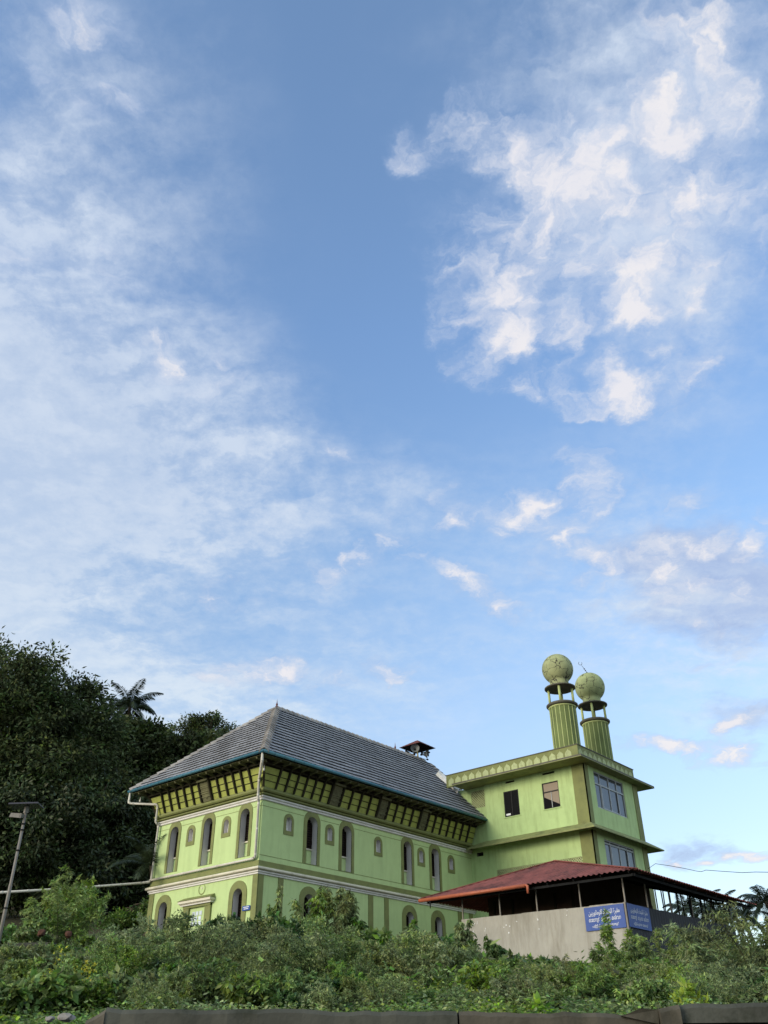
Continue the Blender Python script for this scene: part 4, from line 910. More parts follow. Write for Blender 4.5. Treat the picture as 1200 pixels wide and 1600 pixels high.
rp = N.new('ShaderNodeValToRGB'); L.new(n1.outputs[0], rp.inputs[0]); e = rp.color_ramp.elements; e[0].position = .35; e[0].color = (.030, .045, .014, 1); e[1].position = .7; e[1].color = (.055, .075, .022, 1)
q_ = e.new(.5); q_.color = (.05, .045, .025, 1)
L.new(rp.outputs[0], bs.inputs['Base Color']); bs.inputs['Roughness'].default_value = 1
bp = N.new('ShaderNodeBump'); bp.inputs['Strength'].default_value = 1; bp.inputs['Distance'].default_value = .2; L.new(n1.outputs[0], bp.inputs['Height']); L.new(bp.outputs[0], bs.inputs['Normal'])
M['soil'] = m
kind(mesh_obj('ground', vs, fs, 'soil', None, True), 'structure')
M['asphalt'] = paint('asphalt', (.05, .05, .05), var=.2, rough=.9)
rb = MB(); c4 = [xy(8.2, -2500), xy(8.2, 2500), xy(-2500, 2500), xy(-2500, -2500)]
rb.quad(*[(x, y, 0.0) for x, y in c4][::-1]); kind(rb.build('road', 'asphalt', None), 'structure')
# ------------------------------------------------------------------ roadside wall (runs across the bottom)
def wl_pt(px, py, d): return at(px, py, d)
rw = thing('roadside_wall', 'weathered concrete retaining wall along the bottom of the picture', 'wall', tuple(xy(8, 0))+(0,))
def wpart(s0, s1, d0, th, z0, z1a, z1b, name, mat, parent, bev=.03, ends=(0, 0)):
    b = MB(); vs = []
    def P(s, d, z): x, y = xy(d, s); return (x, y, z)
    n = max(2, int((s1-s0)/.12)); rnd = random.Random(int(s0*13+7)); rows = []
    for i in range(n+1):
        t = i/n; s = s0+(s1-s0)*t; zt = z1a+(z1b-z1a)*t+rnd.uniform(-.009, .009)+.006*math.sin(s*5); dj = rnd.uniform(-.01, .01)
        e = ends[0]*(1-t)**20 if t < .5 else ends[1]*t**20
        rows.append([P(s, d0+dj, z0), P(s, d0+dj, zt-bev), P(s, d0+bev+dj, zt), P(s, d0+th-bev, zt), P(s, d0+th, zt-bev), P(s, d0+th, z0)])
    for r in rows: vs += r
    for i in range(n):
        for j in range(5): b.f.append((i*6+j, (i+1)*6+j, (i+1)*6+j+1, i*6+j+1))
    b.f.append(tuple(range(6))); b.f.append(tuple(n*6+5-j for j in range(6))); b.v = vs
    return b.build(name, mat, parent)
A_ = wpart(-2.27, .545, 8.0, .26, 1.55, 2.045, 2.005, 'coping', 'stone', rw, ends=(-.0, 0))
wpart(.56, 2.14, 8.0, .26, 1.55, 2.01, 1.965, 'coping', 'stone2', rw)
wpart(2.30, 9.5, 7.93, .36, 1.905, 2.035, 2.06, 'coping', 'stone', rw)
wpart(2.14, 2.30, 7.90, .38, .0, 2.01, 2.03, 'pier', 'stone2', rw)
wpart(-2.25, 2.14, 8.06, .20, 0.0, 1.56, 1.56, 'wall_body', 'stone', rw); wpart(2.30, 9.5, 8.03, .25, 0.0, 1.905, 1.905, 'wall_body', 'stone', rw)
def xyz(d, s, z): a, b = xy(d, s); return (a, b, z)
ck = MB(); ck.add([xyz(7.97, 1.85, 1.96), xyz(7.95, 2.0, 2.01), xyz(7.96, 2.14, 2.0), xyz(7.95, 2.13, 1.9), xyz(8.22, 1.85, 1.96), xyz(8.2, 2.02, 2.0), xyz(8.2, 2.14, 1.99), xyz(8.2, 2.13, 1.9)],
                  [(0, 3, 2, 1), (4, 5, 6, 7), (0, 1, 5, 4), (1, 2, 6, 5), (2, 3, 7, 6), (3, 0, 4, 7)]); ck.build('broken_chunk', 'stone2', rw)
wpart(-2.42, -2.27, 7.98, .30, .0, 1.96, 2.045, 'end_stone', 'stone2', rw)
def rock(px, py, d, r, mat, label, cat, sq=.7, seed=0, name='rock'):
    rnd = random.Random(seed); p = at(px, py, d); me = bmesh.new(); bmesh.ops.create_icosphere(me, subdivisions=2, radius=r)
    for v in me.verts: v.co *= rnd.uniform(.78, 1.18); v.co.z *= sq; v.co += Vector(p)
    m_ = bpy.data.meshes.new(name); me.to_mesh(m_); me.free(); m_.materials.append(M[mat]); o = bpy.data.objects.new(name, m_); COL.objects.link(o); tag(o, label, cat); return o
rock(65, 1458, 34, .14, 'brick', 'left red brown laterite lump lying on the grassy left slope', 'rock', .9, 1)
rock(107, 1460, 34, .12, 'brick', 'right and smaller red brown laterite lump on the grassy left slope', 'rock', .9, 2)
rock(78, 1592, 7.7, .035, 'palestone', 'small pale stone left of the larger pale slab at the lower left', 'rock', .6, 3)
rock(104, 1590, 7.8, .06, 'palestone', 'pale flat rubble slab among weeds at the lower left corner', 'rock', .5, 5)
p = at(52, 1468, 30); q = at(75, 1466, 30.6)
rb_ = MB(); P_ = Vector(p)-Vector((0, 0, .1)); dx_ = Vector((RH[0], RH[1], 0)); dy_ = Vector((FH[0], FH[1], 0))
vs_ = []
for a, b_ in ((-.62, -.25), (.62, -.1), (.66, .4), (-.58, .3)):
    for z in (-.75, .0): vs_.append(tuple(P_+dx_*a+dy_*b_+Vector((0, 0, z+a*.02))))
rb_.add(vs_, [(0, 2, 3, 1), (2, 4, 5, 3), (4, 6, 7, 5), (6, 0, 1, 7), (1, 3, 5, 7)])
tag(rb_.build('concrete_block', 'stone', None), 'broken dark concrete block half sunk in the left slope', 'block')
# ------------------------------------------------------------------ foliage
LEAF = {}
LEAF['fine'] = island_mat('fine grey green leaf', (0.205, 0.265, 0.105), clump=.9, hv=.025, vv=.6, rough=.6, trans=.38, sat=.15)
LEAF['bright'] = island_mat('fresh green leaf', (0.20, 0.295, 0.075), clump=.9, hv=.03, vv=.6, rough=.5, trans=.38, sat=.15)
LEAF['broad'] = island_mat('deep green leaf', (0.115, 0.20, 0.05), clump=.9, hv=.025, vv=.5, rough=.42, trans=.4, sat=.15)
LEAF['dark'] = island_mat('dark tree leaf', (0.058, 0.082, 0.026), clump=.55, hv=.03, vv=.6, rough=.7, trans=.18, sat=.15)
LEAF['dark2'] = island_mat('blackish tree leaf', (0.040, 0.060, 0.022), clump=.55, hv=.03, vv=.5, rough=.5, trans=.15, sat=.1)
LEAF['palm'] = island_mat('palm leaflet', (0.030, 0.045, 0.020), hv=.02, vv=.4, rough=.45, trans=.15)
LEAF['pale'] = island_mat('pale olive leaf', (0.25, 0.29, 0.12), clump=.9, hv=.03, vv=.5, rough=.6, trans=.35, sat=.15)
LEAF['deep'] = island_mat('darkest green leaf', (0.050, 0.105, 0.030), clump=.9, hv=.02, vv=.55, rough=.4, trans=.3, sat=.15)  # a plant kind whose leaves are a very dark green
LEAF['lime'] = island_mat('lime green leaf', (0.27, 0.37, 0.05), hv=.02, vv=.3, rough=.45, trans=.35)
LEAF['yellow'] = island_mat('yellow flower', (0.38, 0.38, 0.03), hv=.02, vv=.3, rough=.6)
LEAF['stem'] = paint('green brown stem', (0.06, 0.065, 0.03), var=.3, bump=0)
for k in LEAF: M[k] = LEAF[k]
def leaf_arrays(P, D, Nn, Ln, Wd, fold=.25):
    """rhombic folded leaves: P base, D unit direction, Nn approx normal, Ln length, Wd width"""
    S = np.cross(D, Nn); S /= np.linalg.norm(S, axis=1, keepdims=True)+1e-9; Nn = np.cross(S, D)
    Ln = Ln[:, None]; Wd = Wd[:, None]
    mid = P+D*Ln*.42-Nn*Wd*fold
    tip = P+D*Ln-Nn*Ln*.10
    a = P+D*Ln*.40+S*Wd*.5; b = P+D*Ln*.40-S*Wd*.5
    V = np.stack([P, a, tip, b, mid], 1).reshape(-1, 3)
    return V
def leaf_faces(n, off=0):
    k = np.arange(n)[:, None]*5+off
    return np.concatenate([k+np.array([0, 1, 4]), k+np.array([1, 2, 4]), k+np.array([2, 3, 4]), k+np.array([3, 0, 4])], 1).reshape(-1, 3)
def np_mesh(name, V, Fq, mats, matidx=None):
    me = bpy.data.meshes.new(name); nv, nf = len(V), len(Fq); k = Fq.shape[1]
    me.vertices.add(nv); me.vertices.foreach_set('co', np.ascontiguousarray(V, dtype=np.float32).ravel())
    me.loops.add(nf*k); me.loops.foreach_set('vertex_index', np.ascontiguousarray(Fq, dtype=np.int32).ravel())
    me.polygons.add(nf); me.polygons.foreach_set('loop_start', np.arange(0, nf*k, k, dtype=np.int32)); me.polygons.foreach_set('loop_total', np.full(nf, k, dtype=np.int32))
    for m_ in mats: me.materials.append(M[m_])
    if matidx is not None: me.polygons.foreach_set('material_index', matidx.astype(np.int32))
    me.update(calc_edges=True); return me
def unit(a): return a/(np.linalg.norm(a, axis=-1, keepdims=True)+1e-9)
def shrub_leaves(rng, H, W, nst, ntw, nlf, L0, Wd0, droop=.3, spread=1.0, lo=.15, flat=.15, upr=.0):
    """stems rise and arch from the root, twigs leave them, leaves sit along the twigs. returns leaf data and stem lines"""
    az = rng.uniform(0, 2*np.pi, nst); rad = np.sqrt(rng.uniform(0, 1, nst))*W*.5*spread; hh = H*rng.uniform(.52, 1.06, nst)*(1-.32*(rad/(W*.5+1e-6))**2)
    tip = np.stack([np.cos(az)*rad, np.sin(az)*rad, hh], 1); root = np.stack([np.cos(az)*rad*.25, np.sin(az)*rad*.25, np.zeros(nst)], 1)
    def stem(i, t): # quadratic bow
        m_ = root[i]*.5+tip[i]*.5; m_ = m_*np.array([.75, .75, 1.18]); t = t[:, None]
        return (1-t)**2*root[i]+2*t*(1-t)*m_+t*t*tip[i], unit(2*(1-t)*(m_-root[i])+2*t*(tip[i]-m_))
    i = np.repeat(np.arange(nst), ntw); t = rng.uniform(lo, 1.0, len(i))**.8
    B, T_ = stem(i, t); out = rng.normal(size=B.shape); out = unit(out-T_*np.sum(out*T_, 1, keepdims=True)*.6); 
    tl_ = rng.uniform(.5, 1.0, len(i))*np.minimum(W, H)*.20*(1.15-t*.7)
    Dt = unit(out*.9+T_*.5+np.array([0, 0, .25+upr]))
    j = np.repeat(np.arange(len(i)), nlf); u = np.tile((np.arange(nlf)+.5)/nlf, len(i))+rng.uniform(-.05, .05, len(j))
    sag = (u**2)[:, None]*np.array([0, 0, -1])*(tl_[j]*droop)[:, None]
    P = B[j]+Dt[j]*(tl_[j]*u)[:, None]+sag
    sd_ = rng.normal(size=P.shape); sd_ = unit(sd_-Dt[j]*np.sum(sd_*Dt[j], 1, keepdims=True))
    D = unit(Dt[j]*.55+sd_*.8+np.array([0, 0, -droop]))
    Nn = unit(rng.normal(size=P.shape)*(1-flat)+np.array([0, 0, 1.0]))
    Ln = L0*rng.uniform(.6, 1.25, len(j)); Wl = Wd0*rng.uniform(.7, 1.2, len(j))
    return P, D, Nn, Ln, Wl, (root, tip, B, Dt, tl_, i)
def stem_arrays(root, tip, B, Dt, tl_, idx, r0):
    """thin three-sided stems and twigs"""
    segs = []; 
    for k in range(len(root)):
        m_ = (root[k]+tip[k])*.5*np.array([.75, .75, 1.18]); ps = [(1-t)**2*root[k]+2*t*(1-t)*m_+t*t*tip[k] for t in (0, .25, .5, .75, 1.0)]
        for a in range(4): segs.append((ps[a], ps[a+1], r0*(1-a*.2), r0*(.8-a*.2)+r0*.1))
    st = max(1, len(B)//400)
    for k in range(0, len(B), st): segs.append((B[k], B[k]+Dt[k]*tl_[k], r0*.3, r0*.12))
    P0 = np.array([s[0] for s in segs]); P1 = np.array([s[1] for s in segs]); R0 = np.array([s[2] for s in segs])[:, None]; R1 = np.array([s[3] for s in segs])[:, None]
    d = unit(P1-P0); x = unit(np.cross(d, np.array([.3, .2, .93]))); y = np.cross(d, x); V = []
    for e, r in ((P0, R0), (P1, R1)):
        for k in range(3): a = 2*np.pi*k/3; V.append(e+(x*np.cos(a)+y*np.sin(a))*r)
    V = np.stack(V, 1).reshape(-1, 3); k = np.arange(len(segs))[:, None]*6
    F = np.concatenate([k+np.array(t) for t in ((0, 1, 4), (0, 4, 3), (1, 2, 5), (1, 5, 4), (2, 0, 3), (2, 3, 5))], 1).reshape(-1, 3)
    return V, F
def shrub_mesh(seed, mat, H, W, nst, ntw, nlf, L0, Wd0, r0=.012, **kw):
    rng = np.random.default_rng(seed); P, D, Nn, Ln, Wl, S_ = shrub_leaves(rng, H, W, nst, ntw, nlf, L0, Wd0, **kw)
    V = leaf_arrays(P, D, Nn, Ln, Wl); F = leaf_faces(len(P)); SV, SF = stem_arrays(*S_, r0)
    return V, F, SV, SF, mat
def plant(name, label, px, ytop, d, wpx, protoV, cat='shrub', group=None, rot=0.0, zscale=None, sink=.0):
    """puts a plant with its root on the slope so that its tip reaches the wanted height"""
    V, F, SV, SF, mat = protoV; T_ = at(px, ytop, d); g = hgt(T_[0], T_[1])-sink; H = max(T_[2]-g, .25)
    w = wpx*d/FOC/.9; h0 = V[:, 2].max(); w0 = np.percentile(np.abs(V[:, 0]), 97)*2
    sx = w/w0; sz = H/h0; c, s = math.cos(rot), math.sin(rot); Rm = np.array([[c, -s, 0], [s, c, 0], [0, 0, 1]]); sc = np.array([sx, sx, sz])
    root = bpy.data.objects.new(name, None); COL.objects.link(root); root.location = (T_[0], T_[1], g); root.empty_display_size = .2
    tag(root, label, cat, group)
    for nm, v, f, mt in (('foliage', V, F, mat), ('stem', SV, SF, 'stem')):
        if nm == 'foliage':
            vl = v.reshape(-1, 5, 3); b_ = vl[:, :1]; w_v = (b_*sc+(vl-b_)*min(1.35, max(.75, (sx*sx*sz)**(1/3)))).reshape(-1, 3)
        else: w_v = v*sc
        me = np_mesh(nm, w_v@Rm.T, f, [mt]); o = bpy.data.objects.new(nm, me); COL.objects.link(o); o.parent = root
    return root
# prototypes, unit height about 1: they are scaled where they stand, leaf sizes given for that scale
def fine(seed, H, W, L=.06, mat='fine', n=26, k=34, lf=9): return shrub_mesh(seed, mat, H, W, n, k, lf, L, L*.42, droop=.25, r0=.005 if H <= 1 else .010)
def broad(seed, H, W, L=.14, mat='broad', n=22, k=16, lf=7): return shrub_mesh(seed, mat, H, W, n, k, lf, L, L*.62, droop=.55, r0=.014, flat=.4)
def lance(seed, H, W, L=.22, mat='bright', n=7, k=26, lf=7): return shrub_mesh(seed, mat, H, W, n, k, lf, L, L*.30, droop=1.1, r0=.018, flat=.2, spread=.55, lo=.25)
def feather(seed, H, W, L=.10, mat='bright', n=16, k=30, lf=12): return shrub_mesh(seed, mat, H, W, n, k, lf, L, L*.24, droop=.6, r0=.014, upr=.15)
B_ = plant
B_('bushy_shrub', 'tall light green shrub crossed by the long white pipe on the left', 122, 1352, 41, 78, feather(1, 3.2, 3, .20, 'bright', 18, 34, 12))
B_('bushy_shrub', 'rounder shrub just in front of the white pipe on the left slope', 112, 1380, 37, 80, feather(2, 2.8, 3, .17, 'bright', 18, 34, 12))
B_('bushy_shrub', 'low shrub at the foot of the lamp pole', 25, 1436, 36, 80, broad(3, 1.8, 2.4, .17, 'bright', 22, 22, 7))
B_('sapling', 'slim drooping sapling standing alone before the hall corner, leftmost of the saplings', 432, 1383, 42, 24, lance(11, 3.0, .9, .17, 'bright', 4, 34, 6))
B_('sapling', 'broad leafy sapling covering the first ground floor arch of the long wall', 489, 1384, 42, 50, lance(12, 3.0, 1.8, .17, 'bright', 10, 46, 7))
B_('sapling', 'pale drooping sapling covering the second ground floor arch of the long wall', 538, 1385, 42, 42, lance(13, 3.0, 1.4, .17, 'fine', 8, 44, 7))
B_('sapling', 'short sapling just right of the two that cover the arches', 566, 1432, 41.5, 26, lance(14, 2.0, .8, .20, 'broad', 4, 40, 6))
B_('sapling', 'spindly sapling beside the left end of the grey cladding', 722, 1437, 38, 34, lance(15, 2.6, .9, .18, 'fine', 5, 44, 7))
B_('sapling', 'dark leafy sapling in front of the grey cladding sheets', 769, 1462, 36, 34, lance(16, 1.9, .9, .16, 'broad', 8, 40, 7))
B_('large_leaf_plant', 'low dome of large dark heart shaped leaves before the cladding', 815, 1486, 34, 66, broad(17, 1.2, 1.9, .36, 'broad', 16, 9, 5))
B_('feathery_tree', 'tall feathery young tree standing in front of the blue signs', 950, 1418, 29, 52, feather(18, 3.1, 1.2, .15, 'bright', 9, 36, 12))
B_('bushy_shrub', 'arching light green shrub right of the tall feathery young tree', 1015, 1452, 27, 95, feather(19, 2.4, 2.2, .13, 'bright', 20, 38, 13))
B_('bushy_shrub', 'feathery shrub filling the right edge of the picture', 1178, 1408, 17, 185, feather(20, 2.3, 2.4, .09, 'fine', 30, 46, 13))
B_('bushy_shrub', 'rounded feathery shrub before the far end of the dark cladding', 1112, 1466, 19, 120, feather(21, 2, 2, .09, 'pale', 26, 42, 13))
B_('bushy_shrub', 'arching wispy shrub low on the right just above the wall', 1075, 1500, 13, 130, fine(22, 1.2, 1.5, .06, 'fine', 26, 40, 10))
B_('fine_leaf_shrub', 'wide grey green shrub of tiny leaves left of the dark broad leaves', 318, 1424, 20, 210, fine(31, 2.3, 3.0, .06, 'fine', 50, 56, 13))
B_('fine_leaf_shrub', 'grey green shrub with thin shoots rising before the hall left corner', 240, 1432, 24, 110, fine(32, 2.3, 2.2, .085, 'fine', 28, 42, 11))
B_('fine_leaf_shrub', 'big mounded shrub of tiny leaves below the saplings', 530, 1440, 16, 220, fine(33, 2.0, 2.6, .052, 'fine', 54, 58, 13))
B_('fine_leaf_shrub', 'mounded shrub of tiny leaves at centre right of the biggest mound', 655, 1462, 15, 140, fine(34, 1.6, 1.8, .055, 'fine', 34, 44, 12))
B_('fine_leaf_shrub', 'low round shrub beneath the brick plinth of the shed', 880, 1514, 17, 140, fine(35, 1.3, 1.8, .06, 'bright', 30, 42, 11))
B_('broad_leaf_shrub', 'dark glossy broad leaved shrub below the hall corner', 405, 1428, 31, 120, broad(36, 2.2, 2.6, .17, 'deep', 34, 26, 7))
B_('broad_leaf_shrub', 'dark broad leaved hedge clump under the middle of the long wall', 610, 1444, 36, 110, broad(37, 2, 3, .22, 'broad', 34, 24, 7))
B_('broad_leaf_shrub', 'broad leaved clump at the right end of the long wall', 690, 1458, 33, 95, broad(38, 2, 2.4, .18, 'broad', 30, 24, 7))
B_('broad_leaf_shrub', 'star leaved shrub with pale hand shaped leaves near the cladding', 715, 1478, 25, 80, broad(39, 1.8, 1.6, .15, 'bright', 22, 20, 8))
B_('broad_leaf_shrub', 'sprawling large leaved plant at the lower left edge', 25, 1512, 11.5, 130, broad(40, .7, 1.0, .085, 'bright', 24, 14, 7))
B_('broad_leaf_shrub', 'pale broad leaved plant low on the left above the wall end', 205, 1516, 12, 120, broad(41, .9, 1.1, .11, 'fine', 20, 12, 6))
B_('broad_leaf_shrub', 'leafy climber trailing at the middle of the wall top', 420, 1522, 11, 120, broad(42, .7, 1, .08, 'bright', 22, 14, 7))
B_('lime_seedling', 'bright lime green seedling with upright leaves right above the wall', 1068, 1525, 9.3, 40, shrub_mesh(43, 'lime', .45, .4, 8, 7, 4, .09, .04, droop=-.3, r0=.006))
B_('lime_seedling', 'bright green broad leaf sprout above the wall, right of centre', 835, 1556, 9.2, 36, shrub_mesh(44, 'bright', .3, .3, 6, 5, 3, .12, .075, droop=.1, r0=.006))
B_('fine_leaf_shrub', 'pale shrub of tiny leaves standing in front of the ground floor doorway', 345, 1448, 26, 120, fine(61, 2.2, 2.2, .085, 'bright', 30, 42, 11))
B_('fine_leaf_shrub', 'olive shrub of tiny leaves on the slope below the lamp pole', 60, 1478, 22, 120, fine(62, 1.4, 2.0, .075, 'fine', 28, 38, 11))
B_('fine_leaf_shrub', 'yellowish shrub of tiny leaves left of the wide grey green one', 200, 1462, 18, 130, fine(63, 1.6, 2.0, .065, 'bright', 30, 40, 11))
B_('fine_leaf_shrub', 'tall mounded shrub of tiny leaves between the two biggest mounds', 440, 1462, 18, 120, fine(64, 1.8, 1.8, .065, 'fine', 32, 42, 11))
B_('fine_leaf_shrub', 'wispy shrub of tiny leaves before the left end of the cladding', 745, 1500, 17, 120, fine(65, 1.4, 1.7, .06, 'bright', 28, 42, 11))
B_('fine_leaf_shrub', 'spreading fine leaved shrub below the cladding, near the wall', 930, 1528, 13, 170, fine(66, 1.0, 1.7, .05, 'bright', 34, 42, 11))
B_('broad_leaf_shrub', 'dark leafy thicket between the hall corner and the saplings', 470, 1436, 35, 90, broad(67, 2.2, 2.2, .17, 'deep', 28, 24, 7))
B_('bushy_shrub', 'feathery low shrub at the lower right edge near the wall', 1160, 1510, 11.5, 150, feather(68, .9, 1.5, .055, 'fine', 30, 36, 12))
yb = B_('flowering_shrub', 'shrub with yellow blossom sprays on the lower left', 118, 1490, 13, 70, fine(45, 1.2, 1.0, .055, 'bright', 18, 26, 9))
rng = np.random.default_rng(5); c_ = np.array(yb.location); n = 260; cl = rng.normal(size=(9, 3))*np.array([.16, .16, .16]); cl[:, 2] += .48
P = cl[rng.integers(0, 9, n)]+rng.normal(size=(n, 3))*.05; V = leaf_arrays(P, unit(rng.normal(size=(n, 3))), unit(rng.normal(size=(n, 3))), rng.uniform(.03, .05, n), rng.uniform(.02, .03, n))
o = bpy.data.objects.new('blossom', np_mesh('blossom', V, leaf_faces(n), ['yellow'])); COL.objects.link(o); o.parent = yb
# undergrowth: nobody could count these
prof_x = [-200, 0, 60, 120, 200, 235, 270, 330, 400, 450, 500, 560, 600, 640, 680, 710, 740, 800, 840, 870, 905, 930, 960, 1000, 1040, 1070, 1090, 1120, 1150, 1200, 1400]
prof_y = [1460, 1466, 1466, 1458, 1452, 1432, 1430, 1433, 1434, 1438, 1444, 1444, 1455, 1458, 1464, 1472, 1484, 1494, 1514, 1515, 1508, 1494, 1476, 1474, 1484, 1500, 1492, 1470, 1456, 1436, 1400]
rng = np.random.default_rng(77); protos = [fine(51, 1, 1, .036, 'fine', 26, 22, 9), fine(52, 1, 1.1, .040, 'bright', 22, 22, 9), feather(53, 1, 1, .060, 'bright', 16, 20, 11), broad(54, 1, 1.1, .085, 'broad', 20, 14, 7), broad(55, 1, 1, .062, 'bright', 20, 18, 7), feather(56, 1, 1, .05, 'pale', 16, 20, 11), broad(57, 1, 1, .075, 'deep', 22, 16, 7)]
acc = {k: ([], [], 0) for k in ('fine', 'bright', 'broad', 'pale', 'deep')}
VV = {k: [] for k in acc}; FF = {k: [] for k in acc}; off = {k: 0 for k in acc}; SVV = []; SFF = []; soff = 0
for i in range(340):
    d = 10.0+34*rng.uniform()**1.25; px = rng.uniform(-60, 1260); yt = np.interp(px, prof_x, prof_y)
    lowest = 1545 if d < 14 else 1500
    ytop = yt+abs(rng.normal())*22+(42 if d > 13 else 30)+(max(0, 20-d))*rng.uniform(2.0, 5.0)
    T_ = at(px, ytop, d); g = hgt(T_[0], T_[1]); H = T_[2]-g
    if H < .22: H = rng.uniform(.25, .5)
    H = min(H, 1.1+d*.035); w = H*rng.uniform(.9, 1.6)+.2
    if T_[0] < 1.0 and T_[1] > -1.2: continue
    if WX0-.3 < T_[0] < WX1+.4 and T_[1] > WY-.6: continue
    pi = rng.choice([0, 0, 1, 2, 2, 3, 4, 5, 5, 6]); pi = 4 if (px < 230 and rng.uniform() < .4) else pi
    V, F, SV, SF, mat = protos[pi]; a = rng.uniform(0, 6.28); Rm = np.array([[math.cos(a), -math.sin(a), 0], [math.sin(a), math.cos(a), 0], [0, 0, 1]])
    sc = np.array([w, w, H]); o3 = np.array([T_[0], T_[1], g])
    # keep the leaves their own size: scale only where each leaf is rooted
    Vl = V.reshape(-1, 5, 3); base = Vl[:, :1]; rel = Vl-base; ls = max(.7, min(2.2, .30+d*.05)); kk = (base*sc+rel*ls)
    VV[mat].append((kk.reshape(-1, 3))@Rm.T+o3); FF[mat].append(F+off[mat]); off[mat] += len(V)
    SVV.append((SV*sc*np.array([.8, .8, .85]))@Rm.T+o3); SFF.append(SF+soff); soff += len(SV)
order = ['fine', 'bright', 'broad', 'pale', 'deep']; Vs = []; Fs = []; Mi = []; oo = 0
for k, mname in enumerate(order):
    v = np.concatenate(VV[mname]); f = np.concatenate(FF[mname]); Vs.append(v); Fs.append(f+oo); Mi.append(np.full(len(f), k)); oo += len(v)
v = np.concatenate(SVV); f = np.concatenate(SFF); Vs.append(v); Fs.append(f+oo); Mi.append(np.full(len(f), 5))
o = bpy.data.objects.new('undergrowth', np_mesh('undergrowth', np.concatenate(Vs), np.concatenate(Fs), order+['stem'], np.concatenate(Mi))); COL.objects.link(o)
tag(o, 'tangled green undergrowth covering the slope below the buildings', 'undergrowth'); kind(o, 'stuff')
# ground cover: leafy weeds and grass blades close to the soil
def cover(n, d0, d1, L, Wd, upright, seed, s_k=.60, pw=1.0):
    r = np.random.default_rng(seed); d = d0+(d1-d0)*r.uniform(0, 1, n)**pw; s = r.uniform(-1, 1, n)*(d*s_k+1.5)
    # clumping
    cx = r.uniform(-1, 1, (60, 2)); x = CAM[0]+FH[0]*d+RH[0]*s; y = CAM[1]+FH[1]*d+RH[1]*s
    z = np.array([hgt(a, b) for a, b in zip(x, y)]); h = np.abs(r.normal(size=n))*upright*(1+.5*np.sin(x*1.7)*np.cos(y*1.3))
    ok = ~((x < .3) & (x > -9.3) & (y > -.3)) & ~((x > WX0) & (x < WX1) & (y > WY)); m_ = ok
    P = np.stack([x, y, z+h*.8], 1)[m_]; k = len(P); az = r.uniform(0, 6.28, k)
    return P, az, r, k, L*(.6+.8*r.uniform(size=k)), Wd*(.6+.8*r.uniform(size=k))
P, az, r, k, Ln, Wl = cover(60000, 8.3, 13, .05, .032, .085, 1, pw=1.3)
D = unit(np.stack([np.cos(az), np.sin(az), r.uniform(-.3, .7, k)], 1)); V1 = leaf_arrays(P, D, unit(r.normal(size=(k, 3))*.5+np.array([0, 0, 1])), Ln, Wl)
P, az, r, k2, Ln, Wl = cover(42000, 12, 46, .15, .075, .16, 2)
D = unit(np.stack([np.cos(az), np.sin(az), r.uniform(-.1, .9, k2)], 1)); V2 = leaf_arrays(P, D, unit(r.normal(size=(k2, 3))*.5+np.array([0, 0, 1])), Ln, Wl)
P, az, r, k3, Ln, Wl = cover(9000, 24, 48, .30, .012, .02, 3)
D = unit(np.stack([np.cos(az)*.4, np.sin(az)*.4, np.ones(k3)], 1)); V3 = leaf_arrays(P, D, unit(np.stack([np.cos(az), np.sin(az), np.zeros(k3)], 1)), Ln, Wl*1.5)
V = np.concatenate([V1, V2, V3]); F = leaf_faces(k+k2+k3)
mi = np.repeat(np.random.default_rng(4).integers(0, 3, k+k2+k3), 4)
o = bpy.data.objects.new('ground_cover', np_mesh('ground_cover', V, F, ['bright', 'fine', 'broad'], mi)); COL.objects.link(o)
tag(o, 'low weeds and grass growing over the slope above the wall', 'ground cover'); kind(o, 'stuff')
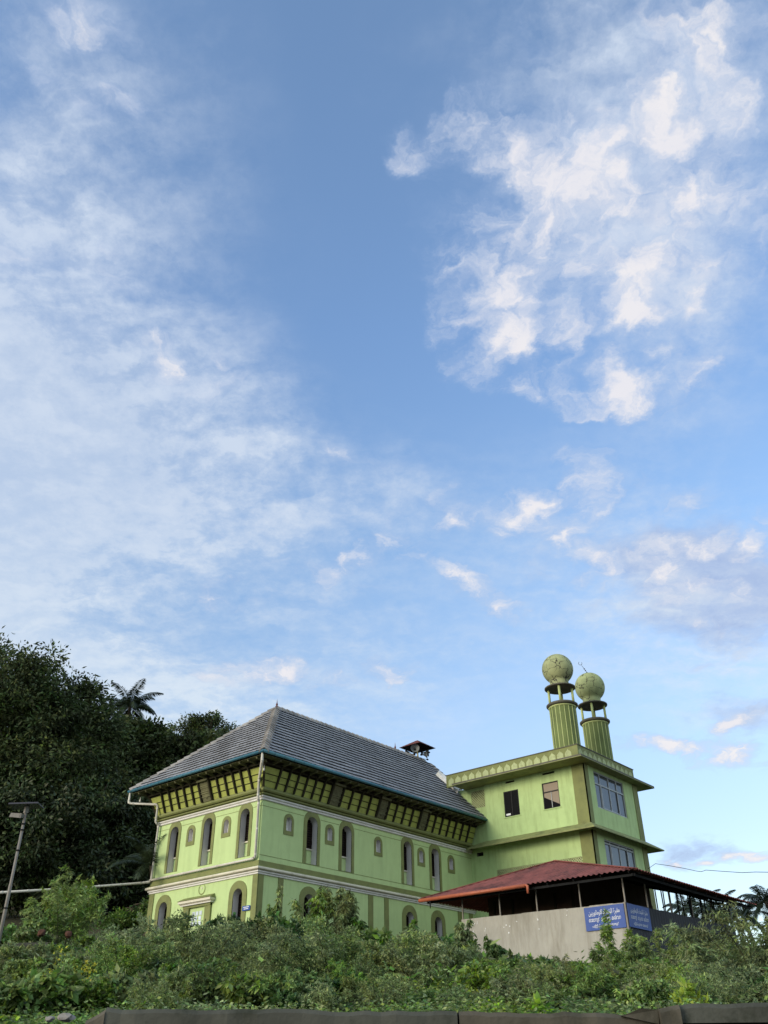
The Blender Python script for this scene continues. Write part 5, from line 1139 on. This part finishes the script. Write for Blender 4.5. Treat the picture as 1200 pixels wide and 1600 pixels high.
# ------------------------------------------------------------------ trees
def tree(label, blobs, d, mat, L0=.34, W0=.16, nclump=300, per=120, rc=1.0, seed=0, name='broadleaf_tree', trunk_px=None, droop=.35, core=True, r0=.45, cat='tree', shell=.62):
    rng = np.random.default_rng(seed); cs = []; rs = []
    for px, py, rx, ry in blobs:
        c = at(px, py, d); rs.append((rx*d/FOC, rx*d/FOC*.8, ry*d/FOC)); cs.append(c)
    cs = np.array(cs); rs = np.array(rs); vol = rs[:, 0]*rs[:, 2]; w = vol/vol.sum(); bi = rng.choice(len(cs), nclump, p=w)
    u = unit(rng.normal(size=(nclump, 3))); rad = shell+(1.02-shell)*rng.uniform(size=nclump)**.6
    q = rng.uniform(size=nclump) < .22; rad[q] = rng.uniform(.2, .7, q.sum())
    cc = cs[bi]+u*rs[bi]*rad[:, None]*rng.uniform(.9, 1.08, nclump)[:, None]
    base = cs[0].copy() if trunk_px is None else at(trunk_px, 1400, d); g = hgt(base[0], base[1])-.3; root = np.array([base[0], base[1], g])
    j = np.repeat(np.arange(nclump), per); sz = rc*rng.uniform(.55, 1.25, nclump)
    off_ = np.clip(rng.normal(size=(len(j), 3)), -1.7, 1.7)*np.array([.52, .52, .30])*sz[j][:, None]; P = cc[j]+off_
    outd = unit(off_+.4*(cc[j]-cs[bi][j])/ (np.linalg.norm(rs[bi][j], axis=1, keepdims=True)))
    D = unit(outd+rng.normal(size=P.shape)*.55+np.array([0, 0, -droop])); Nn = unit(rng.normal(size=P.shape)*.9+np.array([0, 0, .7]))
    V = leaf_arrays(P, D, Nn, L0*rng.uniform(.6, 1.25, len(j)), W0*rng.uniform(.7, 1.2, len(j)))
    rt = bpy.data.objects.new(name, None); COL.objects.link(rt); rt.location = tuple(root); tag(rt, label, cat)
    o = bpy.data.objects.new('crown', np_mesh('crown', V-root, leaf_faces(len(P)), [mat])); COL.objects.link(o); o.parent = rt
    mb = MB(); top = cs.mean(0)-root; top[2] = (cs[:, 2]-rs[:, 2]*.5).min()-root[2]
    top[2] = max(top[2], 1.5)
    k1 = (0, 0, 0); k2 = (top[0]*.35+.2, top[1]*.35, top[2]*.5); k3 = (top[0]*.7, top[1]*.7, top[2])
    mb.tube([k1, k2, k3], [r0, r0*.8, r0*.6], 10)
    for i in range(min(46, nclump)):
        e = cc[rng.integers(0, nclump)]-root; s_ = np.array(k3)*(1)+(np.array(k2)-np.array(k3))*rng.uniform(0, .4); m_ = s_*.5+e*.5+np.array([0, 0, .12*np.linalg.norm(e-s_)])*rng.uniform(-.4, 1)+rng.normal(size=3)*.25
        mb.tube([tuple(s_), tuple(m_), tuple(e)], [r0*.30, r0*.17, r0*.05], 5)
    o = mesh_obj('trunk', mb.v, mb.f, 'bark', None, True); o.parent = rt
    return rt
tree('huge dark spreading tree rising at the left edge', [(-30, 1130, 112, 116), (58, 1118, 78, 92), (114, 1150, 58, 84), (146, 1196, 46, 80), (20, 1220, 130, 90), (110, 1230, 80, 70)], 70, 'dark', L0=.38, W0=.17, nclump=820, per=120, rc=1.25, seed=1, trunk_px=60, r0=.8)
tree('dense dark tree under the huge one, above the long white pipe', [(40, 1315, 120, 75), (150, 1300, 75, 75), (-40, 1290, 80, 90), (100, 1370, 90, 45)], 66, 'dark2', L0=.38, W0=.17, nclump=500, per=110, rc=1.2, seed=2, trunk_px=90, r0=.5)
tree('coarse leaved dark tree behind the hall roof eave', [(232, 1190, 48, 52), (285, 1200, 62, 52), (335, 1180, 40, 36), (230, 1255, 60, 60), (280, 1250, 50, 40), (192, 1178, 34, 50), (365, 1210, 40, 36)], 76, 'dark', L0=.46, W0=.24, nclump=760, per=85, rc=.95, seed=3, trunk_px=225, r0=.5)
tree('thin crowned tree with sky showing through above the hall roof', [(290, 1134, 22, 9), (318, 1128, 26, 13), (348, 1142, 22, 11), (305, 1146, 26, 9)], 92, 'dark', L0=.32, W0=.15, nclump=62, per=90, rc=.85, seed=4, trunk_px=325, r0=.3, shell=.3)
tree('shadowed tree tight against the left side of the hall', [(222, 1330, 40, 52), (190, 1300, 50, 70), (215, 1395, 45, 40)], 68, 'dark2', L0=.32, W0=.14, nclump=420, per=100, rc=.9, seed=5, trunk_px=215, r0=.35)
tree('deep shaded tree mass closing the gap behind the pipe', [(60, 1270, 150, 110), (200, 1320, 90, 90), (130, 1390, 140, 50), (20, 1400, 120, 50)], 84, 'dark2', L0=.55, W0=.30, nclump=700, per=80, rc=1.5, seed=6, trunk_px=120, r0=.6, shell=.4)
tree('low bushy tree against the base of the hall left corner', [(215, 1440, 22, 16), (190, 1445, 22, 14), (232, 1430, 10, 14)], 62, 'broad', L0=.22, W0=.12, nclump=200, per=80, rc=.6, seed=7, trunk_px=200, r0=.15, name='bushy_tree')
def palm(label, px, py, d, fr=4.2, n=18, seed=0, lean=(0, 0), trunk=.22, ls=1.0, el0=-.5):
    rng = random.Random(seed); top = Vector(at(px, py, d)); g = hgt(top.x, top.y)-.2; root = Vector((top.x+lean[0], top.y+lean[1], g))
    rt = bpy.data.objects.new('coconut_palm', None); COL.objects.link(rt); rt.location = root; tag(rt, label, 'palm tree')
    t = top-root
    mb = MB(); mb.tube([(0, 0, 0), tuple(t*.4+Vector((.4, .2, 0))), tuple(t*.8+Vector((.2, .1, 0))), tuple(t)], [trunk*1.3, trunk, trunk*.85, trunk*.8], 10)
    o = mesh_obj('trunk', mb.v, mb.f, 'bark', None, True); o.parent = rt
    Ps, Ds, Ns, Ls, Ws = [], [], [], [], []; rac = MB()
    for i in range(n):
        az = i*2.399+rng.uniform(-.2, .2); el = el0+1.75*(1-i/n)**1.0+rng.uniform(-.12, .12); L_ = fr*rng.uniform(.85, 1.1)
        h = Vector((math.cos(az), math.sin(az), 0)); pts = []; p = t.copy(); e = el
        for k in range(13): pts.append(p.copy()); p = p+(h*math.cos(e)+Vector((0, 0, math.sin(e))))*(L_/12); e -= .075+.05*(k/12)*2.0
        rac.tube([tuple(v) for v in pts[::2]], [.045, .04, .035, .03, .02, .012, .006], 4)
        sdv = h.cross(Vector((0, 0, 1)))
        for k in range(66):
            u = .12+.88*k/65; a = u*12; ia = min(int(a), 11); b0 = pts[ia].lerp(pts[ia+1], a-ia); tg = (pts[ia+1]-pts[ia]).normalized()
            for sg in (-1, 1):
                dd_ = (sdv*sg*.85+tg*.55+Vector((0, 0, -.45-.5*rng.random()))).normalized(); Ps.append(b0); Ds.append(dd_); Ns.append(tg.cross(dd_)*sg)
                Ls.append(fr*.25*ls*math.sin(math.pi*(.16+.80*u))**.6*rng.uniform(.8, 1.1)); Ws.append(.075*fr/4.2*(d/75)**.5)
    V = leaf_arrays(np.array(Ps), np.array(Ds), np.array(Ns), np.array(Ls), np.array(Ws), fold=.1)
    o = bpy.data.objects.new('frond', np_mesh('frond', V, leaf_faces(len(Ps)), ['palm'])); COL.objects.link(o); o.parent = rt
    o = mesh_obj('frond_rib', rac.v, rac.f, 'palm', None); o.parent = rt
    return rt
palm('tall coconut palm rising between the huge tree and the hall roof', 203, 1104, 100, 3.9, 24, 1)
palm('young palm with pale fronds beside the hall left corner', 236, 1352, 55, 2.6, 12, 2, trunk=.12, el0=-.3)
palm('coconut palm at the far right edge beyond the shed roof', 1196, 1408, 80, 2.5, 18, 3)
palm('distant palm seen through the shed bars, leftmost of the four', 1068, 1420, 120, 3.2, 15, 4)
palm('distant palm seen through the shed bars, second from the left', 1098, 1426, 112, 3.4, 15, 5)
palm('distant palm seen through the shed bars, third from the left', 1122, 1427, 105, 3.4, 16, 6)
palm('distant palm seen through the shed bars, rightmost of the four', 1160, 1430, 95, 3.0, 15, 7)
# weeds hanging over the lip of the wall
rng = np.random.default_rng(99); n = 5200; s = rng.uniform(-2.4, 5.5, n); cl = np.sin(s*3.1)+np.sin(s*7.7+1)+np.sin(s*1.3+2)
keep = rng.uniform(size=n) < np.clip(.35+.3*cl, .03, .9); s = s[keep]; n = len(s); d = 8.26-np.abs(rng.normal(size=n))*.05+np.abs(rng.normal(size=n))*.10
x = CAM[0]+FH[0]*d+RH[0]*s; y = CAM[1]+FH[1]*d+RH[1]*s; z = 2.02+rng.uniform(-.05, .035, n)+np.clip((d-8.2)*.3, -.02, .1)
D = unit(np.stack([rng.normal(size=n)-FH[0]*.5, rng.normal(size=n)-FH[1]*.5, rng.uniform(-.6, .5, n)], 1))
V = leaf_arrays(np.stack([x, y, z], 1), D, unit(rng.normal(size=(n, 3))*.5+np.array([0, 0, 1])), rng.uniform(.025, .05, n), rng.uniform(.014, .03, n))
o = bpy.data.objects.new('wall_top_weeds', np_mesh('wall_top_weeds', V, leaf_faces(n), ['bright', 'fine'], np.repeat(rng.integers(0, 2, n), 4))); COL.objects.link(o)
tag(o, 'small creeping weeds spilling over the lip of the roadside wall', 'weeds'); kind(o, 'stuff')
